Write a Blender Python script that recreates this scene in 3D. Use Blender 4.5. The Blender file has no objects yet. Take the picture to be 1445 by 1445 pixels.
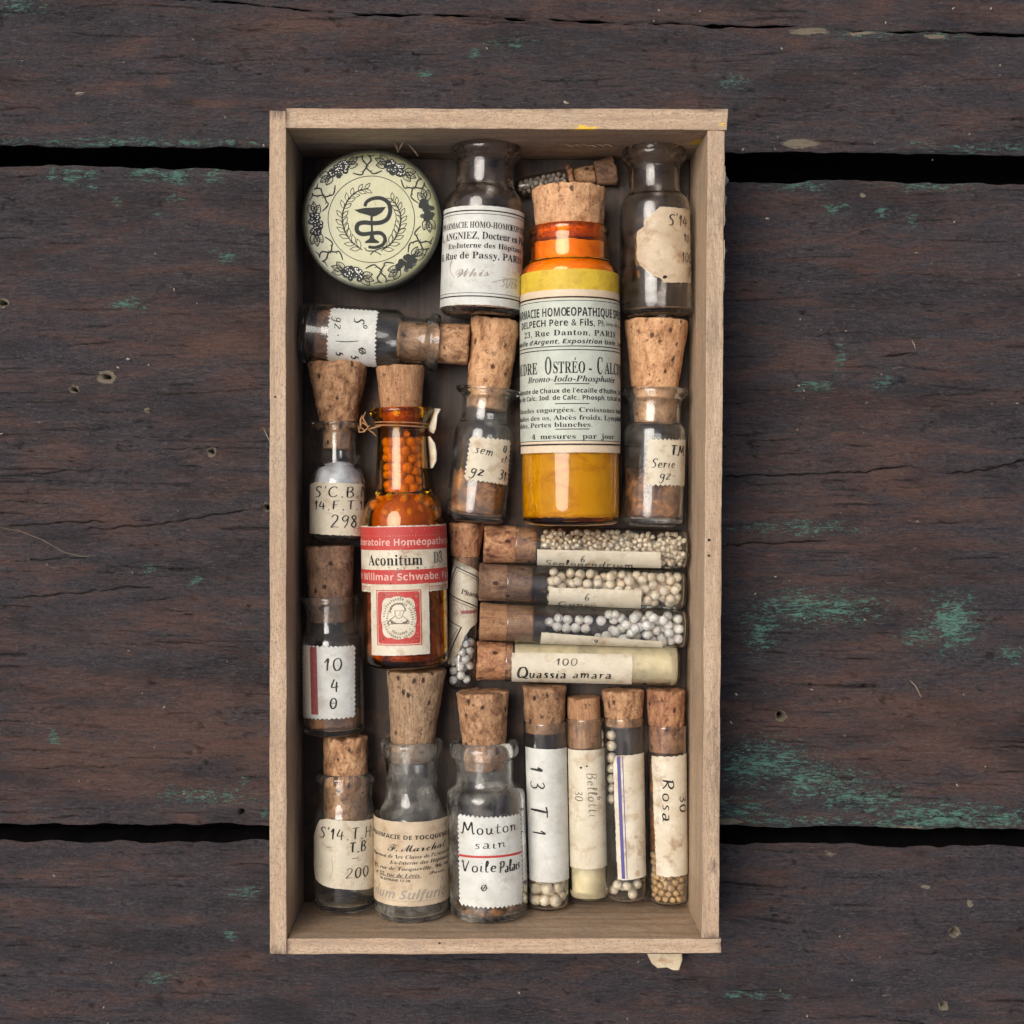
import bpy, bmesh, math, random
import numpy as np
from mathutils import Vector, noise as mnoise, geometry as mgeo

# ---------------------------------------------------------------- units
# every length below is in "px": 1 px = one photograph pixel measured at the rim of the box
U = 0.26 / 1194          # metres per px (the box is about 26 cm long)
NX, NY = 700.0, 690.0    # the spot straight under the lens
D, H = 1900.0, 180.0     # lens height above the rim, rim height above the table
FLOOR = 12.0             # top of the bottom board

def Wp(px, py, z):
    m = (D + H - z) / D
    return ((px - NX) * m, -(py - NY) * m)

def W(px, py, z):
    x, y = Wp(px, py, z)
    return (x * U, y * U, z * U)

scene = bpy.context.scene
col = scene.collection

# ---------------------------------------------------------------- camera
cd = bpy.data.cameras.new('camera')
cam = bpy.data.objects.new('camera', cd)
col.objects.link(cam)
cam.location = (0, 0, (D + H) * U)
cd.sensor_width = 36
cd.lens = 36 * D / 1445
cd.shift_x = (722.5 - NX) / 1445
cd.shift_y = -(722.5 - NY) / 1445
cd.clip_start = 0.01
cd.clip_end = 200
scene.camera = cam

# ---------------------------------------------------------------- light
SUN_VEC = Vector((-0.44, 0.20, 1.0)).normalized()      # towards the light
elev = math.asin(SUN_VEC.z)
azim = math.atan2(SUN_VEC.x, SUN_VEC.y)
world = bpy.data.worlds.new('World')
scene.world = world
world.use_nodes = True
wn = world.node_tree
bg = wn.nodes['Background']
sky = wn.nodes.new('ShaderNodeTexSky')
sky.sky_type = 'NISHITA'
sky.sun_disc = False
sky.sun_elevation = elev
sky.sun_rotation = azim
sky.dust_density = 6.0
sky.air_density = 0.7
sky.ozone_density = 0.6
wn.links.new(sky.outputs[0], bg.inputs[0])
bg.inputs[1].default_value = 0.052
sd = bpy.data.lights.new('sun', 'SUN')
sun = bpy.data.objects.new('sun', sd)
col.objects.link(sun)
sun.rotation_euler = SUN_VEC.to_track_quat('Z', 'Y').to_euler()
sd.energy = 1.5
sd.angle = math.radians(38)
sd.color = (1.0, 0.96, 0.905)
scene.view_settings.view_transform = 'Standard'
scene.view_settings.look = 'None'
scene.view_settings.exposure = 0.92
scene.view_settings.gamma = 1.0
cy = scene.cycles
cy.use_denoising = True
cy.denoiser = 'OPENIMAGEDENOISE'
cy.max_bounces = 24
cy.transmission_bounces = 20
cy.transparent_max_bounces = 12
cy.diffuse_bounces = 10
cy.glossy_bounces = 6
cy.sample_clamp_indirect = 8.0
cy.blur_glossy = 0.3
cy.caustics_reflective = False

# ---------------------------------------------------------------- object helpers
def link(name, me, mat=None, parent=None, kind=None):
    o = bpy.data.objects.new(name, me)
    col.objects.link(o)
    if mat is not None and me is not None:
        me.materials.append(mat)
    if parent is not None:
        o.parent = parent
    if kind:
        o['kind'] = kind
    return o

def tag(o, label, cat, group=None, kind=None):
    o['label'] = label
    o['category'] = cat
    if group: o['group'] = group
    if kind: o['kind'] = kind
    return o

def empty(name, loc, rz=0):
    o = bpy.data.objects.new(name, None)
    col.objects.link(o)
    o.location = loc
    o.rotation_euler = (0, 0, rz)
    o.empty_display_size = 0.01
    return o

def mesh(name, vs, fs, smooth=True, scale=U):
    me = bpy.data.meshes.new(name)
    vs = np.asarray(vs, dtype=float) * scale
    me.from_pydata(vs.tolist(), [], fs)
    if smooth:
        me.polygons.foreach_set('use_smooth', [True] * len(me.polygons))
    me.update()
    return me

# ---------------------------------------------------------------- numpy noise
def vnoise(x, y, seed):
    rs = np.random.RandomState(seed)
    n = 256
    g = rs.rand(n, n)
    xi = np.floor(x).astype(int); yi = np.floor(y).astype(int)
    fx = x - xi; fy = y - yi
    fx = fx * fx * (3 - 2 * fx); fy = fy * fy * (3 - 2 * fy)
    a = g[xi % n, yi % n]; b = g[(xi + 1) % n, yi % n]
    c = g[xi % n, (yi + 1) % n]; d = g[(xi + 1) % n, (yi + 1) % n]
    return (a * (1 - fx) + b * fx) * (1 - fy) + (c * (1 - fx) + d * fx) * fy - 0.5

def fbm(x, y, seed, octv=4, g=0.5):
    r = 0; a = 1.0
    for i in range(octv):
        r = r + a * vnoise(x * 2 ** i + 31.7 * i, y * 2 ** i + 17.3 * i, seed + i)
        a *= g
    return r

# ---------------------------------------------------------------- material helper
class MT:
    def __init__(s, name, rand=True):
        s.m = bpy.data.materials.new(name)
        s.m.use_nodes = True
        s.t = s.m.node_tree
        s.n = s.t.nodes
        s.p = s.n['Principled BSDF']
        tc = s.n.new('ShaderNodeTexCoord')
        vm = s.n.new('ShaderNodeVectorMath'); vm.operation = 'SCALE'
        vm.inputs['Scale'].default_value = 1 / U
        s.t.links.new(tc.outputs['Object'], vm.inputs[0])
        s.co = vm.outputs[0]
        if rand:
            oi = s.n.new('ShaderNodeObjectInfo')
            mu = s.n.new('ShaderNodeMath'); mu.operation = 'MULTIPLY'; mu.inputs[1].default_value = 4000
            s.t.links.new(oi.outputs['Random'], mu.inputs[0])
            ad = s.n.new('ShaderNodeVectorMath'); ad.operation = 'ADD'
            s.t.links.new(s.co, ad.inputs[0]); s.t.links.new(mu.outputs[0], ad.inputs[1])
            s.co = ad.outputs[0]
    def L(s, a, b):
        if isinstance(a, (int, float)):
            b.default_value = a
        elif isinstance(a, (tuple, list)):
            b.default_value = (*a, 1) if len(a) == 3 and len(b.default_value) == 4 else a
        else:
            s.t.links.new(a, b)
    def vec(s, fx, fy, fz, off=0):
        m = s.n.new('ShaderNodeMapping')
        m.inputs['Scale'].default_value = (fx, fy, fz)
        m.inputs['Location'].default_value = (off, off * 1.3, off * .7)
        s.t.links.new(s.co, m.inputs['Vector'])
        return m.outputs[0]
    def noise(s, f, detail=4, rough=0.55, off=0, dist=0.0):
        if not isinstance(f, tuple): f = (f, f, f)
        t = s.n.new('ShaderNodeTexNoise')
        t.inputs['Scale'].default_value = 1
        t.inputs['Detail'].default_value = detail
        t.inputs['Roughness'].default_value = rough
        t.inputs['Distortion'].default_value = dist
        s.t.links.new(s.vec(*f, off=off), t.inputs['Vector'])
        return t.outputs['Fac']
    def voro(s, f, off=0, feat='F1'):
        if not isinstance(f, tuple): f = (f, f, f)
        t = s.n.new('ShaderNodeTexVoronoi'); t.feature = feat
        t.inputs['Scale'].default_value = 1
        s.t.links.new(s.vec(*f, off=off), t.inputs['Vector'])
        return t.outputs['Distance']
    def ramp(s, fac, stops, interp='LINEAR'):
        r = s.n.new('ShaderNodeValToRGB')
        r.color_ramp.interpolation = interp
        els = r.color_ramp.elements
        while len(els) < len(stops): els.new(0.5)
        for e, (p, c) in zip(els, stops):
            e.position = p
            e.color = (c, c, c, 1) if isinstance(c, (int, float)) else (*c, 1)
        s.L(fac, r.inputs[0])
        return r.outputs[0]
    def mix(s, fac, a, b, mode='MIX'):
        x = s.n.new('ShaderNodeMix'); x.data_type = 'RGBA'; x.blend_type = mode
        s.L(fac, x.inputs[0]); s.L(a, x.inputs[6]); s.L(b, x.inputs[7])
        return x.outputs[2]
    def math(s, op, a, b=0.0, c=None, clamp=False):
        x = s.n.new('ShaderNodeMath'); x.operation = op; x.use_clamp = clamp
        s.L(a, x.inputs[0]); s.L(b, x.inputs[1])
        if c is not None: s.L(c, x.inputs[2])
        return x.outputs[0]
    def attr(s, name):
        a = s.n.new('ShaderNodeAttribute'); a.attribute_name = name
        return a.outputs['Fac']
    def bump(s, h, dist, strength=1.0, prev=None):
        b = s.n.new('ShaderNodeBump')
        b.inputs['Strength'].default_value = strength
        b.inputs['Distance'].default_value = dist * U
        s.L(h, b.inputs['Height'])
        if prev is not None: s.t.links.new(prev, b.inputs['Normal'])
        return b.outputs[0]
    def out(s, color=None, rough=None, normal=None, **kw):
        if color is not None: s.L(color, s.p.inputs['Base Color'])
        if rough is not None: s.L(rough, s.p.inputs['Roughness'])
        if normal is not None: s.t.links.new(normal, s.p.inputs['Normal'])
        for k, v in kw.items(): s.L(v, s.p.inputs[k.replace('_', ' ')])
        return s.m

# ---------------------------------------------------------------- materials
def m_table():
    t = MT('weathered_table_paint', rand=False)
    a = t.noise((.006, .028, .02), 5, .62, dist=.6)
    g1 = t.noise((.018, .22, .2), 6, .7, off=30, dist=.35)
    g2 = t.noise((.12, .55, .5), 4, .7, off=90)
    fine = t.noise((.35, .6, .6), 3, .8, off=11)
    red = t.attr('red')
    rf = t.math('ADD', t.math('MULTIPLY_ADD', a, 2.6, -1.05), red)
    rf = t.math('ADD', rf, t.math('MULTIPLY_ADD', g1, 1.9, -.9))
    base = t.ramp(rf, [(0.0, (.062, .060, .074)), (.28, (.098, .084, .095)), (.55, (.150, .092, .083)), (.95, (.25, .128, .094))])
    base = t.mix(t.ramp(g2, [(.3, .5), (.40, 0.0)]), base, (.018, .015, .018))
    mo = t.noise((.12, .21, .2), 5, .82, off=700, dist=1.0)
    base = t.mix(t.ramp(mo, [(.36, .7), (.45, 0.0)]), base, (.020, .016, .021))
    base = t.mix(t.ramp(mo, [(.52, 0.0), (.62, .65)]), base, (.185, .125, .112))
    m2 = t.noise((.28, .42, .4), 3, .85, off=730, dist=.5)
    base = t.mix(t.ramp(m2, [(.36, .6), (.45, 0.0)]), base, (.020, .017, .021))
    base = t.mix(t.ramp(m2, [(.54, 0.0), (.66, .7)]), base, (.20, .155, .15))
    fl = t.noise((.16, .40, .4), 4, .75, off=800)
    fz = t.noise((.009, .014, .02), 3, .6, off=850)
    base = t.mix(t.math('MULTIPLY', t.ramp(fl, [(.57, 0.0), (.63, .9)]), t.ramp(fz, [(.40, 0.25), (.58, 1.0)])), base, (.20, .215, .225))
    base = t.mix(t.ramp(fine, [(.52, 0.0), (.70, .6)]), base, (.20, .165, .165))
    big = t.noise((.004, .012, .01), 3, .6, off=950)
    base = t.mix(t.ramp(big, [(.36, .45), (.50, 0.0)]), base, (.026, .022, .026))
    # scuffed pale fibres
    sc = t.noise((.05, .6, .5), 3, .7, off=222)
    sp = t.noise((.012, .03, .03), 3, .6, off=322)
    base = t.mix(t.math('MULTIPLY', t.ramp(sc, [(.57, 0.0), (.64, 1.0)]), t.ramp(sp, [(.38, 0.12), (.58, .85)])), base, (.27, .23, .21))
    # specks
    v = t.voro((.11, .13, .1), off=7)
    base = t.mix(t.ramp(v, [(.06, .7), (.11, 0.0)]), base, (.30, .29, .27))
    v2 = t.voro((.05, .09, .08), off=57)
    base = t.mix(t.ramp(v2, [(.05, .7), (.09, 0.0)]), base, (.08, .20, .16))
    # old green paint left in patches
    pn = t.math('ADD', t.math('MULTIPLY', t.noise((.05, .20, .15), 5, .80, off=400, dist=.8), .62), t.math('MULTIPLY', t.noise((.13, .5, .4), 4, .75, off=440), .4))
    pf = t.math('ADD', t.attr('paint'), t.math('MULTIPLY_ADD', pn, 12.0, -6.72))
    pm = t.math('MULTIPLY', t.ramp(pf, [(.25, 0.0), (.33, 1.0)]), t.ramp(t.attr('paint'), [(.06, .0), (.22, 1.0)]))
    gcol = t.mix(t.noise(.05, 4, .6, off=500), (.11, .33, .25), (.33, .62, .50))
    base = t.mix(t.math('MULTIPLY', pm, .95), base, gcol)
    # bare wood / stain / dark cracks and pits, gap shade painted on plank sides
    bn = t.noise((.12, .3, .3), 4, .7, off=600)
    bf = t.math('ADD', t.attr('bare'), t.math('MULTIPLY_ADD', bn, .8, -.4))
    base = t.mix(t.ramp(bf, [(.38, 0.0), (.5, 1.0)]), base, t.mix(bn, (.24, .20, .15), (.64, .54, .38)))
    base = t.mix(t.attr('dirt_shade'), base, (.008, .007, .008))
    h = t.math('ADD', t.math('MULTIPLY', g1, .7), t.math('ADD', t.math('MULTIPLY', g2, .5), t.math('ADD', t.math('MULTIPLY', fine, .35), t.math('MULTIPLY', pm, .25))))
    h = t.math('ADD', h, t.math('MULTIPLY', mo, 1.1))
    nb = t.bump(h, 13.0, 1.0)
    sheen = t.math('MULTIPLY', t.math('SUBTRACT', 1.0, t.attr('dirt_shade')), .75)
    return t.out(base, t.math('MULTIPLY_ADD', fine, .4, .20), nb, Specular_IOR_Level=sheen)

def m_boxwood(name, along, tone=1.0, dark=False):
    tone *= .86
    t = MT(name)
    s = {'x': lambda a, b: (a, b, b), 'y': lambda a, b: (b, a, b)}[along]
    g = t.noise(s(.006, .09), 5, .6, dist=.4)
    f = t.noise(s(.05, .7), 4, .75, off=50)
    d = t.noise(.018, 4, .6, off=80)
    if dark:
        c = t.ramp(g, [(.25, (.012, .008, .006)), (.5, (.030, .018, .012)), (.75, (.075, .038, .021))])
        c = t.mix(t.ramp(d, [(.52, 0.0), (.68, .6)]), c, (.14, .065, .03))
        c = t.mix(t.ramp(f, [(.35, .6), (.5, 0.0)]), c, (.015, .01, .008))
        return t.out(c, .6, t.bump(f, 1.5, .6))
    c = t.ramp(g, [(.25, (.42 * tone, .285 * tone, .185 * tone)), (.5, (.60 * tone, .43 * tone, .275 * tone)), (.78, (.71 * tone, .55 * tone, .385 * tone))])
    c = t.mix(t.ramp(f, [(.36, .55), (.5, 0.0)]), c, (.30, .185, .11))
    c = t.mix(t.ramp(d, [(.5, 0.0), (.75, .45)]), c, (.33, .27, .21))
    dots = t.noise(.35, 2, .6, off=33)
    c = t.mix(t.ramp(dots, [(.34, .65), (.46, 0.0)]), c, (.24, .165, .115))
    fk = t.noise(s(.10, .9), 3, .8, off=133)
    c = t.mix(t.ramp(fk, [(.38, .7), (.46, 0.0)]), c, (.22, .14, .09))
    # yellow stains, grimy joints and darker board feet sit where the attributes put them
    yn = t.noise(s(.05, .25), 4, .7, off=70)
    c = t.mix(t.ramp(t.math('ADD', t.attr('yellow'), t.math('MULTIPLY_ADD', yn, 1.6, -.8)), [(.42, 0.0), (.52, .9)]), c, (.80, .50, .02))
    c = t.mix(t.ramp(t.math('ADD', t.attr('dark_tone'), t.math('MULTIPLY_ADD', yn, 1.2, -.6)), [(.22, 0.0), (.7, .8)]), c, (.09, .06, .04))
    h = t.math('ADD', t.math('MULTIPLY', f, .8), t.math('MULTIPLY', g, .5))
    return t.out(c, .62, t.bump(h, 1.6, .8))

def m_paper(name, c0, c1, stain=(.42, .28, .14), amt=.5, rough=.6, fade=.0):
    t = MT(name)
    n = t.noise(.03, 5, .6)
    f = t.noise(.35, 3, .7, off=40)
    s = t.noise(.045, 5, .65, off=80)
    c0 = tuple(x * .86 for x in c0); c1 = tuple(x * .86 for x in c1); stain = tuple(x * .8 for x in stain)
    c = t.mix(t.ramp(n, [(.35, 0.0), (.68, 1.0)]), c0, c1)
    c = t.mix(t.math('MULTIPLY', t.ramp(s, [(.52, 0.0), (.72, 1.0)]), amt), c, stain)
    c = t.mix(t.ramp(f, [(.28, .35), (.42, 0.0)]), c, tuple(x * .55 for x in c0))
    return t.out(c, rough, t.bump(t.math('ADD', f, t.math('MULTIPLY', n, 3)), .7, .5))

def m_cork(name, c0, c1, c2, pits=1.0, grain=False):
    t = MT(name)
    n = t.noise((.075, .04, .075), 6, .7, dist=.4)
    f = t.noise(.28, 4, .7, off=20)
    c = t.ramp(n, [(.33, c0), (.48, c1), (.68, c2)])
    bl = t.noise((.16, .07, .16), 4, .7, off=140)
    c = t.mix(t.ramp(bl, [(.56, 0.0), (.68, .7)]), c, tuple(x * .6 for x in c0))
    if grain:
        g = t.noise((.5, .02, .5), 4, .7, off=70)
        c = t.mix(t.ramp(g, [(.38, .6), (.52, 0.0)]), c, tuple(x * .5 for x in c0))
    v = t.voro((.055, .04, .055), off=5)
    vn = t.math('ADD', v, t.math('MULTIPLY_ADD', f, .35, -.17))
    pit = t.ramp(vn, [(.10, 1.0), (.20, 0.0)])
    pit = t.math('MULTIPLY', pit, pits)
    c = t.mix(t.ramp(f, [(.3, .6), (.48, 0.0)]), c, tuple(x * .55 for x in c0))
    c = t.mix(1.0, c, (1.06, .95, .80), 'MULTIPLY')
    c = t.mix(pit, c, (.055, .022, .012))
    h = t.math('SUBTRACT', t.math('MULTIPLY', f, .5), pit)
    oi = t.n.new('ShaderNodeObjectInfo')
    rv = t.math('MULTIPLY_ADD', oi.outputs['Random'], .5, .66)
    c = t.mix(1.0, c, rv, 'MULTIPLY')
    cr = t.noise((.10, .10, .10), 5, .8, off=310)
    c = t.mix(t.ramp(cr, [(.60, 0.0), (.70, .8)]), c, (.10, .045, .022))
    h = t.math('SUBTRACT', h, t.ramp(cr, [(.60, 0.0), (.70, .8)]))
    return t.out(c, .78, t.bump(h, 2.6, .9))

def m_glass(name, colr, rough=.03, dirt_shade=.25, ior=1.47, film=(.30, .27, .23)):
    t = MT(name)
    n = t.noise(.035, 5, .65)
    f = t.noise(.4, 3, .7, off=9)
    c = t.mix(t.ramp(n, [(.4, 0.0), (.75, 1.0)]), colr, tuple(x * .86 for x in colr))
    r = t.ramp(n, [(.35, rough), (.8, rough + .10)])
    t.out(c, r, t.bump(t.noise(.05, 2, .5, off=77), .5, .35), Transmission_Weight=1.0, IOR=ior)
    # greasy dust film
    df = t.n.new('ShaderNodeBsdfDiffuse'); df.inputs[0].default_value = (*film, 1)
    mx = t.n.new('ShaderNodeMixShader')
    fac = t.math('MULTIPLY', t.ramp(t.math('ADD', t.math('MULTIPLY', n, .7), t.math('MULTIPLY', f, .3)), [(.42, .0), (.54, .25), (.66, 1.0)]), dirt_shade)
    t.L(fac, mx.inputs[0])
    t.t.links.new(t.p.outputs[0], mx.inputs[1]); t.t.links.new(df.outputs[0], mx.inputs[2])
    t.t.links.new(mx.outputs[0], t.n['Material Output'].inputs[0])
    return t.m

def m_plain(name, c, rough=.6, var=.3, f=.15, spec=.5, metal=0.0):
    t = MT(name)
    n = t.noise(f, 4, .65)
    cc = t.mix(n, tuple(x * (1 - var) for x in c), tuple(min(1, x * (1 + var)) for x in c))
    return t.out(cc, rough, t.bump(n, .8, .5), Specular_IOR_Level=spec, Metallic=metal)

M = {}
M['table'] = m_table()
M['box_x'] = m_boxwood('pale_box_wood_across', 'x')
M['box_y'] = m_boxwood('pale_box_wood_along', 'y', .95)
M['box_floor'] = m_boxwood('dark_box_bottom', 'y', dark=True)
M['paper_white'] = m_paper('white_paper', (.60, .60, .54), (.76, .76, .70), (.40, .34, .24), .5)
M['paper_green'] = m_paper('greenish_paper', (.50, .54, .45), (.60, .63, .54), (.40, .33, .20), .3)
M['paper_cream'] = m_paper('cream_paper', (.62, .55, .40), (.76, .69, .54), (.40, .23, .10), .7)
M['paper_tan'] = m_paper('tan_paper', (.52, .40, .26), (.68, .55, .38), (.32, .16, .06), .75)
M['paper_stained'] = m_paper('stained_paper', (.62, .53, .38), (.78, .72, .58), (.30, .14, .05), .85)
M['paper_yellow'] = m_paper('yellow_paper', (.62, .42, .03), (.80, .56, .04), (.50, .25, .02), .6)
M['paper_peach'] = m_paper('peach_paper', (.72, .56, .38), (.80, .66, .48), (.5, .3, .15), .3)
def m_ink(name, c, faded, lo, hi):
    faded = tuple(x * .9 for x in faded)
    t = MT(name)
    n = t.noise(.22, 4, .75); g = t.noise(.03, 3, .6, off=31)
    k = t.math('ADD', t.math('MULTIPLY', n, .6), t.math('MULTIPLY', g, .4))
    return t.out(t.mix(t.ramp(k, [(lo, 0.0), (hi, 1.0)]), c, faded), .65, Specular_IOR_Level=.25)
M['ink'] = m_ink('black_ink', (.012, .011, .011), (.16, .145, .12), .50, .68)
M['ink_soft'] = m_ink('faded_ink', (.07, .06, .05), (.34, .29, .21), .42, .62)
M['pencil'] = m_plain('grey_pencil', (.30, .26, .21), .6, .4, .4)
def m_red():
    t = MT('red_print')
    n = t.noise(.035, 5, .7); f = t.noise(.3, 4, .75, off=8)
    c = t.mix(n, (.36, .022, .020), (.52, .055, .042))
    c = t.mix(t.ramp(n, [(.56, 0.0), (.72, .75)]), c, (.26, .10, .09))
    c = t.mix(t.ramp(f, [(.62, 0.0), (.68, .8)]), c, (.58, .42, .33))
    return t.out(c, .6)
M['red'] = m_red()
M['red_dark'] = m_plain('dark_red_print', (.28, .07, .07), .6, .5, .2)
M['blue'] = m_plain('blue_print', (.07, .06, .22), .6, .25, .2)
M['pink'] = m_plain('pale_print', (.66, .38, .32), .6, .35, .2)
M['cream_print'] = m_plain('cream_print', (.66, .58, .44), .6, .2, .2)
M['cork_light'] = m_cork('light_cork', (.28, .14, .07), (.55, .33, .19), (.70, .47, .30), .9)
M['cork_mid'] = m_cork('mid_cork', (.15, .075, .040), (.38, .22, .125), (.60, .40, .25), 1.0)
M['cork_dark'] = m_cork('dark_cork', (.10, .056, .040), (.23, .14, .095), (.37, .24, .165), 1.0)
M['cork_rust'] = m_cork('rusty_cork', (.10, .042, .026), (.29, .145, .08), (.46, .28, .165), 1.0)
M['cork_wood'] = m_cork('wooden_stopper', (.28, .145, .075), (.40, .23, .13), (.47, .29, .17), 0.0, grain=True)
M['cork_grey'] = m_cork('greyish_cork', (.25, .16, .10), (.38, .27, .18), (.48, .36, .25), 1.0, grain=True)
M['glass'] = m_glass('clear_glass', (.94, .96, .955), .012, .26, film=(.34, .31, .27))
M['glass_smoky'] = m_glass('smoky_glass', (.84, .81, .78), .025, .45, film=(.19, .145, .115))
M['glass_brown'] = m_glass('browned_glass', (.90, .88, .85), .02, .42, film=(.20, .155, .12))
M['glass_cloudy'] = m_glass('cloudy_glass', (.94, .95, .945), .012, .55, film=(.48, .45, .39))
M['glass_tube'] = m_glass('thin_tube_glass', (.96, .965, .955), .015, .14)
M['amber'] = m_glass('amber_glass', (1.0, .45, .003), .012, .004, film=(.5, .28, .03))
M['amber_dark'] = m_glass('dark_amber_glass', (.86, .42, .015), .02, .03, film=(.3, .15, .06))
def m_pellet(name, c):
    t = MT(name)
    n = t.noise(.2, 3, .6)
    t.p.inputs['Subsurface Radius'].default_value = (3 * U, 2.6 * U, 2 * U); t.p.inputs['Subsurface Scale'].default_value = 1.0
    return t.out(t.mix(n, tuple(x * .9 for x in c), c), .55, t.bump(n, .6, .4), Subsurface_Weight=.35)
M['pellet_cream'] = m_pellet('cream_sugar', (.95, .83, .64))
M['pellet_white'] = m_pellet('white_sugar', (.94, .91, .85))
M['pellet_grey'] = m_pellet('grey_sugar', (.62, .58, .50))
M['pellet_brown'] = m_pellet('browned_sugar', (.66, .44, .22))
M['powder_white'] = m_plain('white_powder', (.80, .80, .82), .9, .15, .5)
M['powder_olive'] = m_plain('pale_olive_powder', (.72, .61, .37), .8, .12, .06)
def m_gold():
    t = MT('golden_powder')
    n = t.noise((.02, .035, .02), 5, .65, dist=.5); g = t.noise(.5, 3, .8, off=12)
    c = t.ramp(n, [(.34, (.84, .66, .40)), (.48, (1.0, .93, .72)), (.66, (1.0, .98, .86))])
    c = t.mix(t.ramp(g, [(.30, .35), (.42, 0.0)]), c, (.78, .60, .34))
    return t.out(c, .9, t.bump(g, 1.2, .6))
M['powder_gold'] = m_gold()
def m_residue():
    t = MT('brown_residue')
    n = t.noise(.045, 5, .7, dist=.5)
    c = t.ramp(n, [(.32, (.035, .015, .010)), (.46, (.17, .065, .025)), (.58, (.42, .17, .05)), (.72, (.62, .34, .14))])
    return t.out(c, .6, t.bump(n, 3, .8))
M['powder_brown'] = m_residue()
M['twine'] = m_plain('brown_twine', (.36, .18, .07), .8, .4, .6)
def m_tin():
    t = MT('yellow_green_enamel', rand=False)
    n = t.noise(.03, 5, .65); f = t.noise(.3, 3, .7, off=9)
    c = t.mix(n, (.36, .345, .17), (.52, .51, .32))
    sc = t.noise((.02, .5, .5), 3, .8, off=19)
    c = t.mix(t.ramp(sc, [(.64, 0.0), (.70, .5)]), c, (.22, .20, .10))
    rs = t.noise(.08, 5, .8, off=44)
    c = t.mix(t.ramp(rs, [(.62, 0.0), (.70, .75)]), c, (.13, .085, .03))
    c = t.mix(t.ramp(f, [(.66, 0.0), (.74, .7)]), c, (.16, .14, .05))
    ln = t.n.new('ShaderNodeVectorMath'); ln.operation = 'LENGTH'
    m = t.n.new('ShaderNodeMapping'); m.inputs['Scale'].default_value = (1, 1, 0); t.t.links.new(t.co, m.inputs['Vector']); t.t.links.new(m.outputs[0], ln.inputs[0])
    e = t.math('ADD', t.math('MULTIPLY', ln.outputs['Value'], .01), t.math('MULTIPLY_ADD', n, .16, -.08))
    c = t.mix(t.ramp(e, [(.74, 0.0), (.86, .3), (.97, .9)]), c, (.13, .13, .045))
    return t.out(c, .30, t.bump(n, 1.2, .4))
M['tin_top'] = m_tin()
M['tin_side'] = m_plain('blackened_tin', (.05, .05, .035), .4, .5, .1, metal=.4)
M['tin_ink'] = m_plain('tin_black_print', (.028, .030, .026), .6, .4, .3, spec=.2)
M['tin_grey'] = m_plain('tin_grey_print', (.055, .062, .068), .55, .4, .3, spec=.25)
M['tin_white'] = m_plain('tin_white_glints', (.75, .75, .68), .3, .2, .3)
M['torn'] = m_paper('torn_paper', (.70, .55, .34), (.82, .72, .50), (.45, .16, .04), .7)
M['straw'] = m_plain('straw', (.36, .31, .22), .7, .3, .4)
M['hole'] = m_plain('hole_dark', (.01, .008, .006), .9, .3)
M['soil'] = m_plain('dark_ground', (.006, .005, .005), .95, .4, .02)

# ================================================================ structure: ground under the table
gm = mesh('ground', [(-9000, -9000, -3400), (9000, -9000, -3400), (9000, 9000, -3400), (-9000, 9000, -3400)], [(0, 1, 2, 3)], smooth=False)
link('ground', gm, M['soil'], kind='structure')

# ================================================================ the table
table = empty('garden_table', (0, 0, -3400 * U))
tag(table, 'weathered dark brown plank table with flaking green paint under the box', 'table')
TZ = 3400.0

def gauss(X, Y, lst):
    r = np.zeros_like(X)
    for cx, cyy, sx, sy, a in lst:
        r = np.maximum(r, a * np.exp(-((X - cx) / sx) ** 2 - ((Y - cyy) / sy) ** 2))
    return r

GREEN = [(1150, 858, 85, 22, 1.0), (1345, 878, 34, 36, 1.25), (1300, 897, 30, 12, .9), (1075, 890, 24, 34, .9), (1180, 850, 40, 8, 1.05),
         (1080, 1078, 60, 30, 1.1), (1150, 1100, 60, 24, .95), (1205, 1125, 46, 18, .95), (1325, 1156, 90, 20, 1.1),
         (1040, 1148, 50, 20, .8), (1420, 1158, 40, 16, 1.0), (1432, 925, 26, 10, 1.0), (1240, 1130, 40, 22, .8), (1120, 1160, 120, 8, .7),
         (70, 244, 12, 8, .9), (100, 250, 14, 11, 1.1), (126, 244, 10, 8, 1.0), (200, 245, 18, 11, 1.1), (248, 247, 24, 11, 1.15), (303, 246, 12, 9, 1.2),
         (165, 282, 8, 6, .9), (222, 302, 7, 5, .9), (315, 361, 16, 9, 1.05), (180, 430, 22, 9, 1.05), (130, 265, 12, 6, .8), (245, 278, 14, 7, .95),
         (1188, 505, 7, 22, 1.1), (1150, 545, 30, 7, .95), (1250, 540, 14, 12, .85), (180, 200, 280, 6, .62), (670, 75, 8, 8, 1.0), (30, 8, 30, 10, .8),
         (230, 1380, 30, 8, .85), (75, 1042, 8, 12, 1.0), (372, 1150, 8, 9, 1.1), (325, 1322, 8, 8, .9), (345, 1262, 20, 8, .7), (345, 1105, 8, 9, .8), (290, 1125, 70, 14, .6),
         (1037, 1405, 12, 5, 1.0), (1066, 1405, 12, 5, 1.0), (1107, 1404, 7, 6, 1.0), (1180, 295, 18, 8, 1.0), (1245, 297, 9, 8, 1.05), (1287, 310, 8, 8, 1.0),
         (1320, 262, 60, 9, .75), (1130, 262, 40, 7, .8), (1400, 208, 80, 6, .6), (1210, 46, 70, 7, .6), (1330, 48, 30, 6, .8), (1035, 115, 22, 12, .7), (595, 105, 14, 9, .8), (720, 60, 40, 8, .5),
         (1130, 745, 90, 10, .62), (208, 803, 9, 7, 1.0), (275, 822, 10, 7, .8), (1300, 200, 20, 8, .5)]
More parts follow.
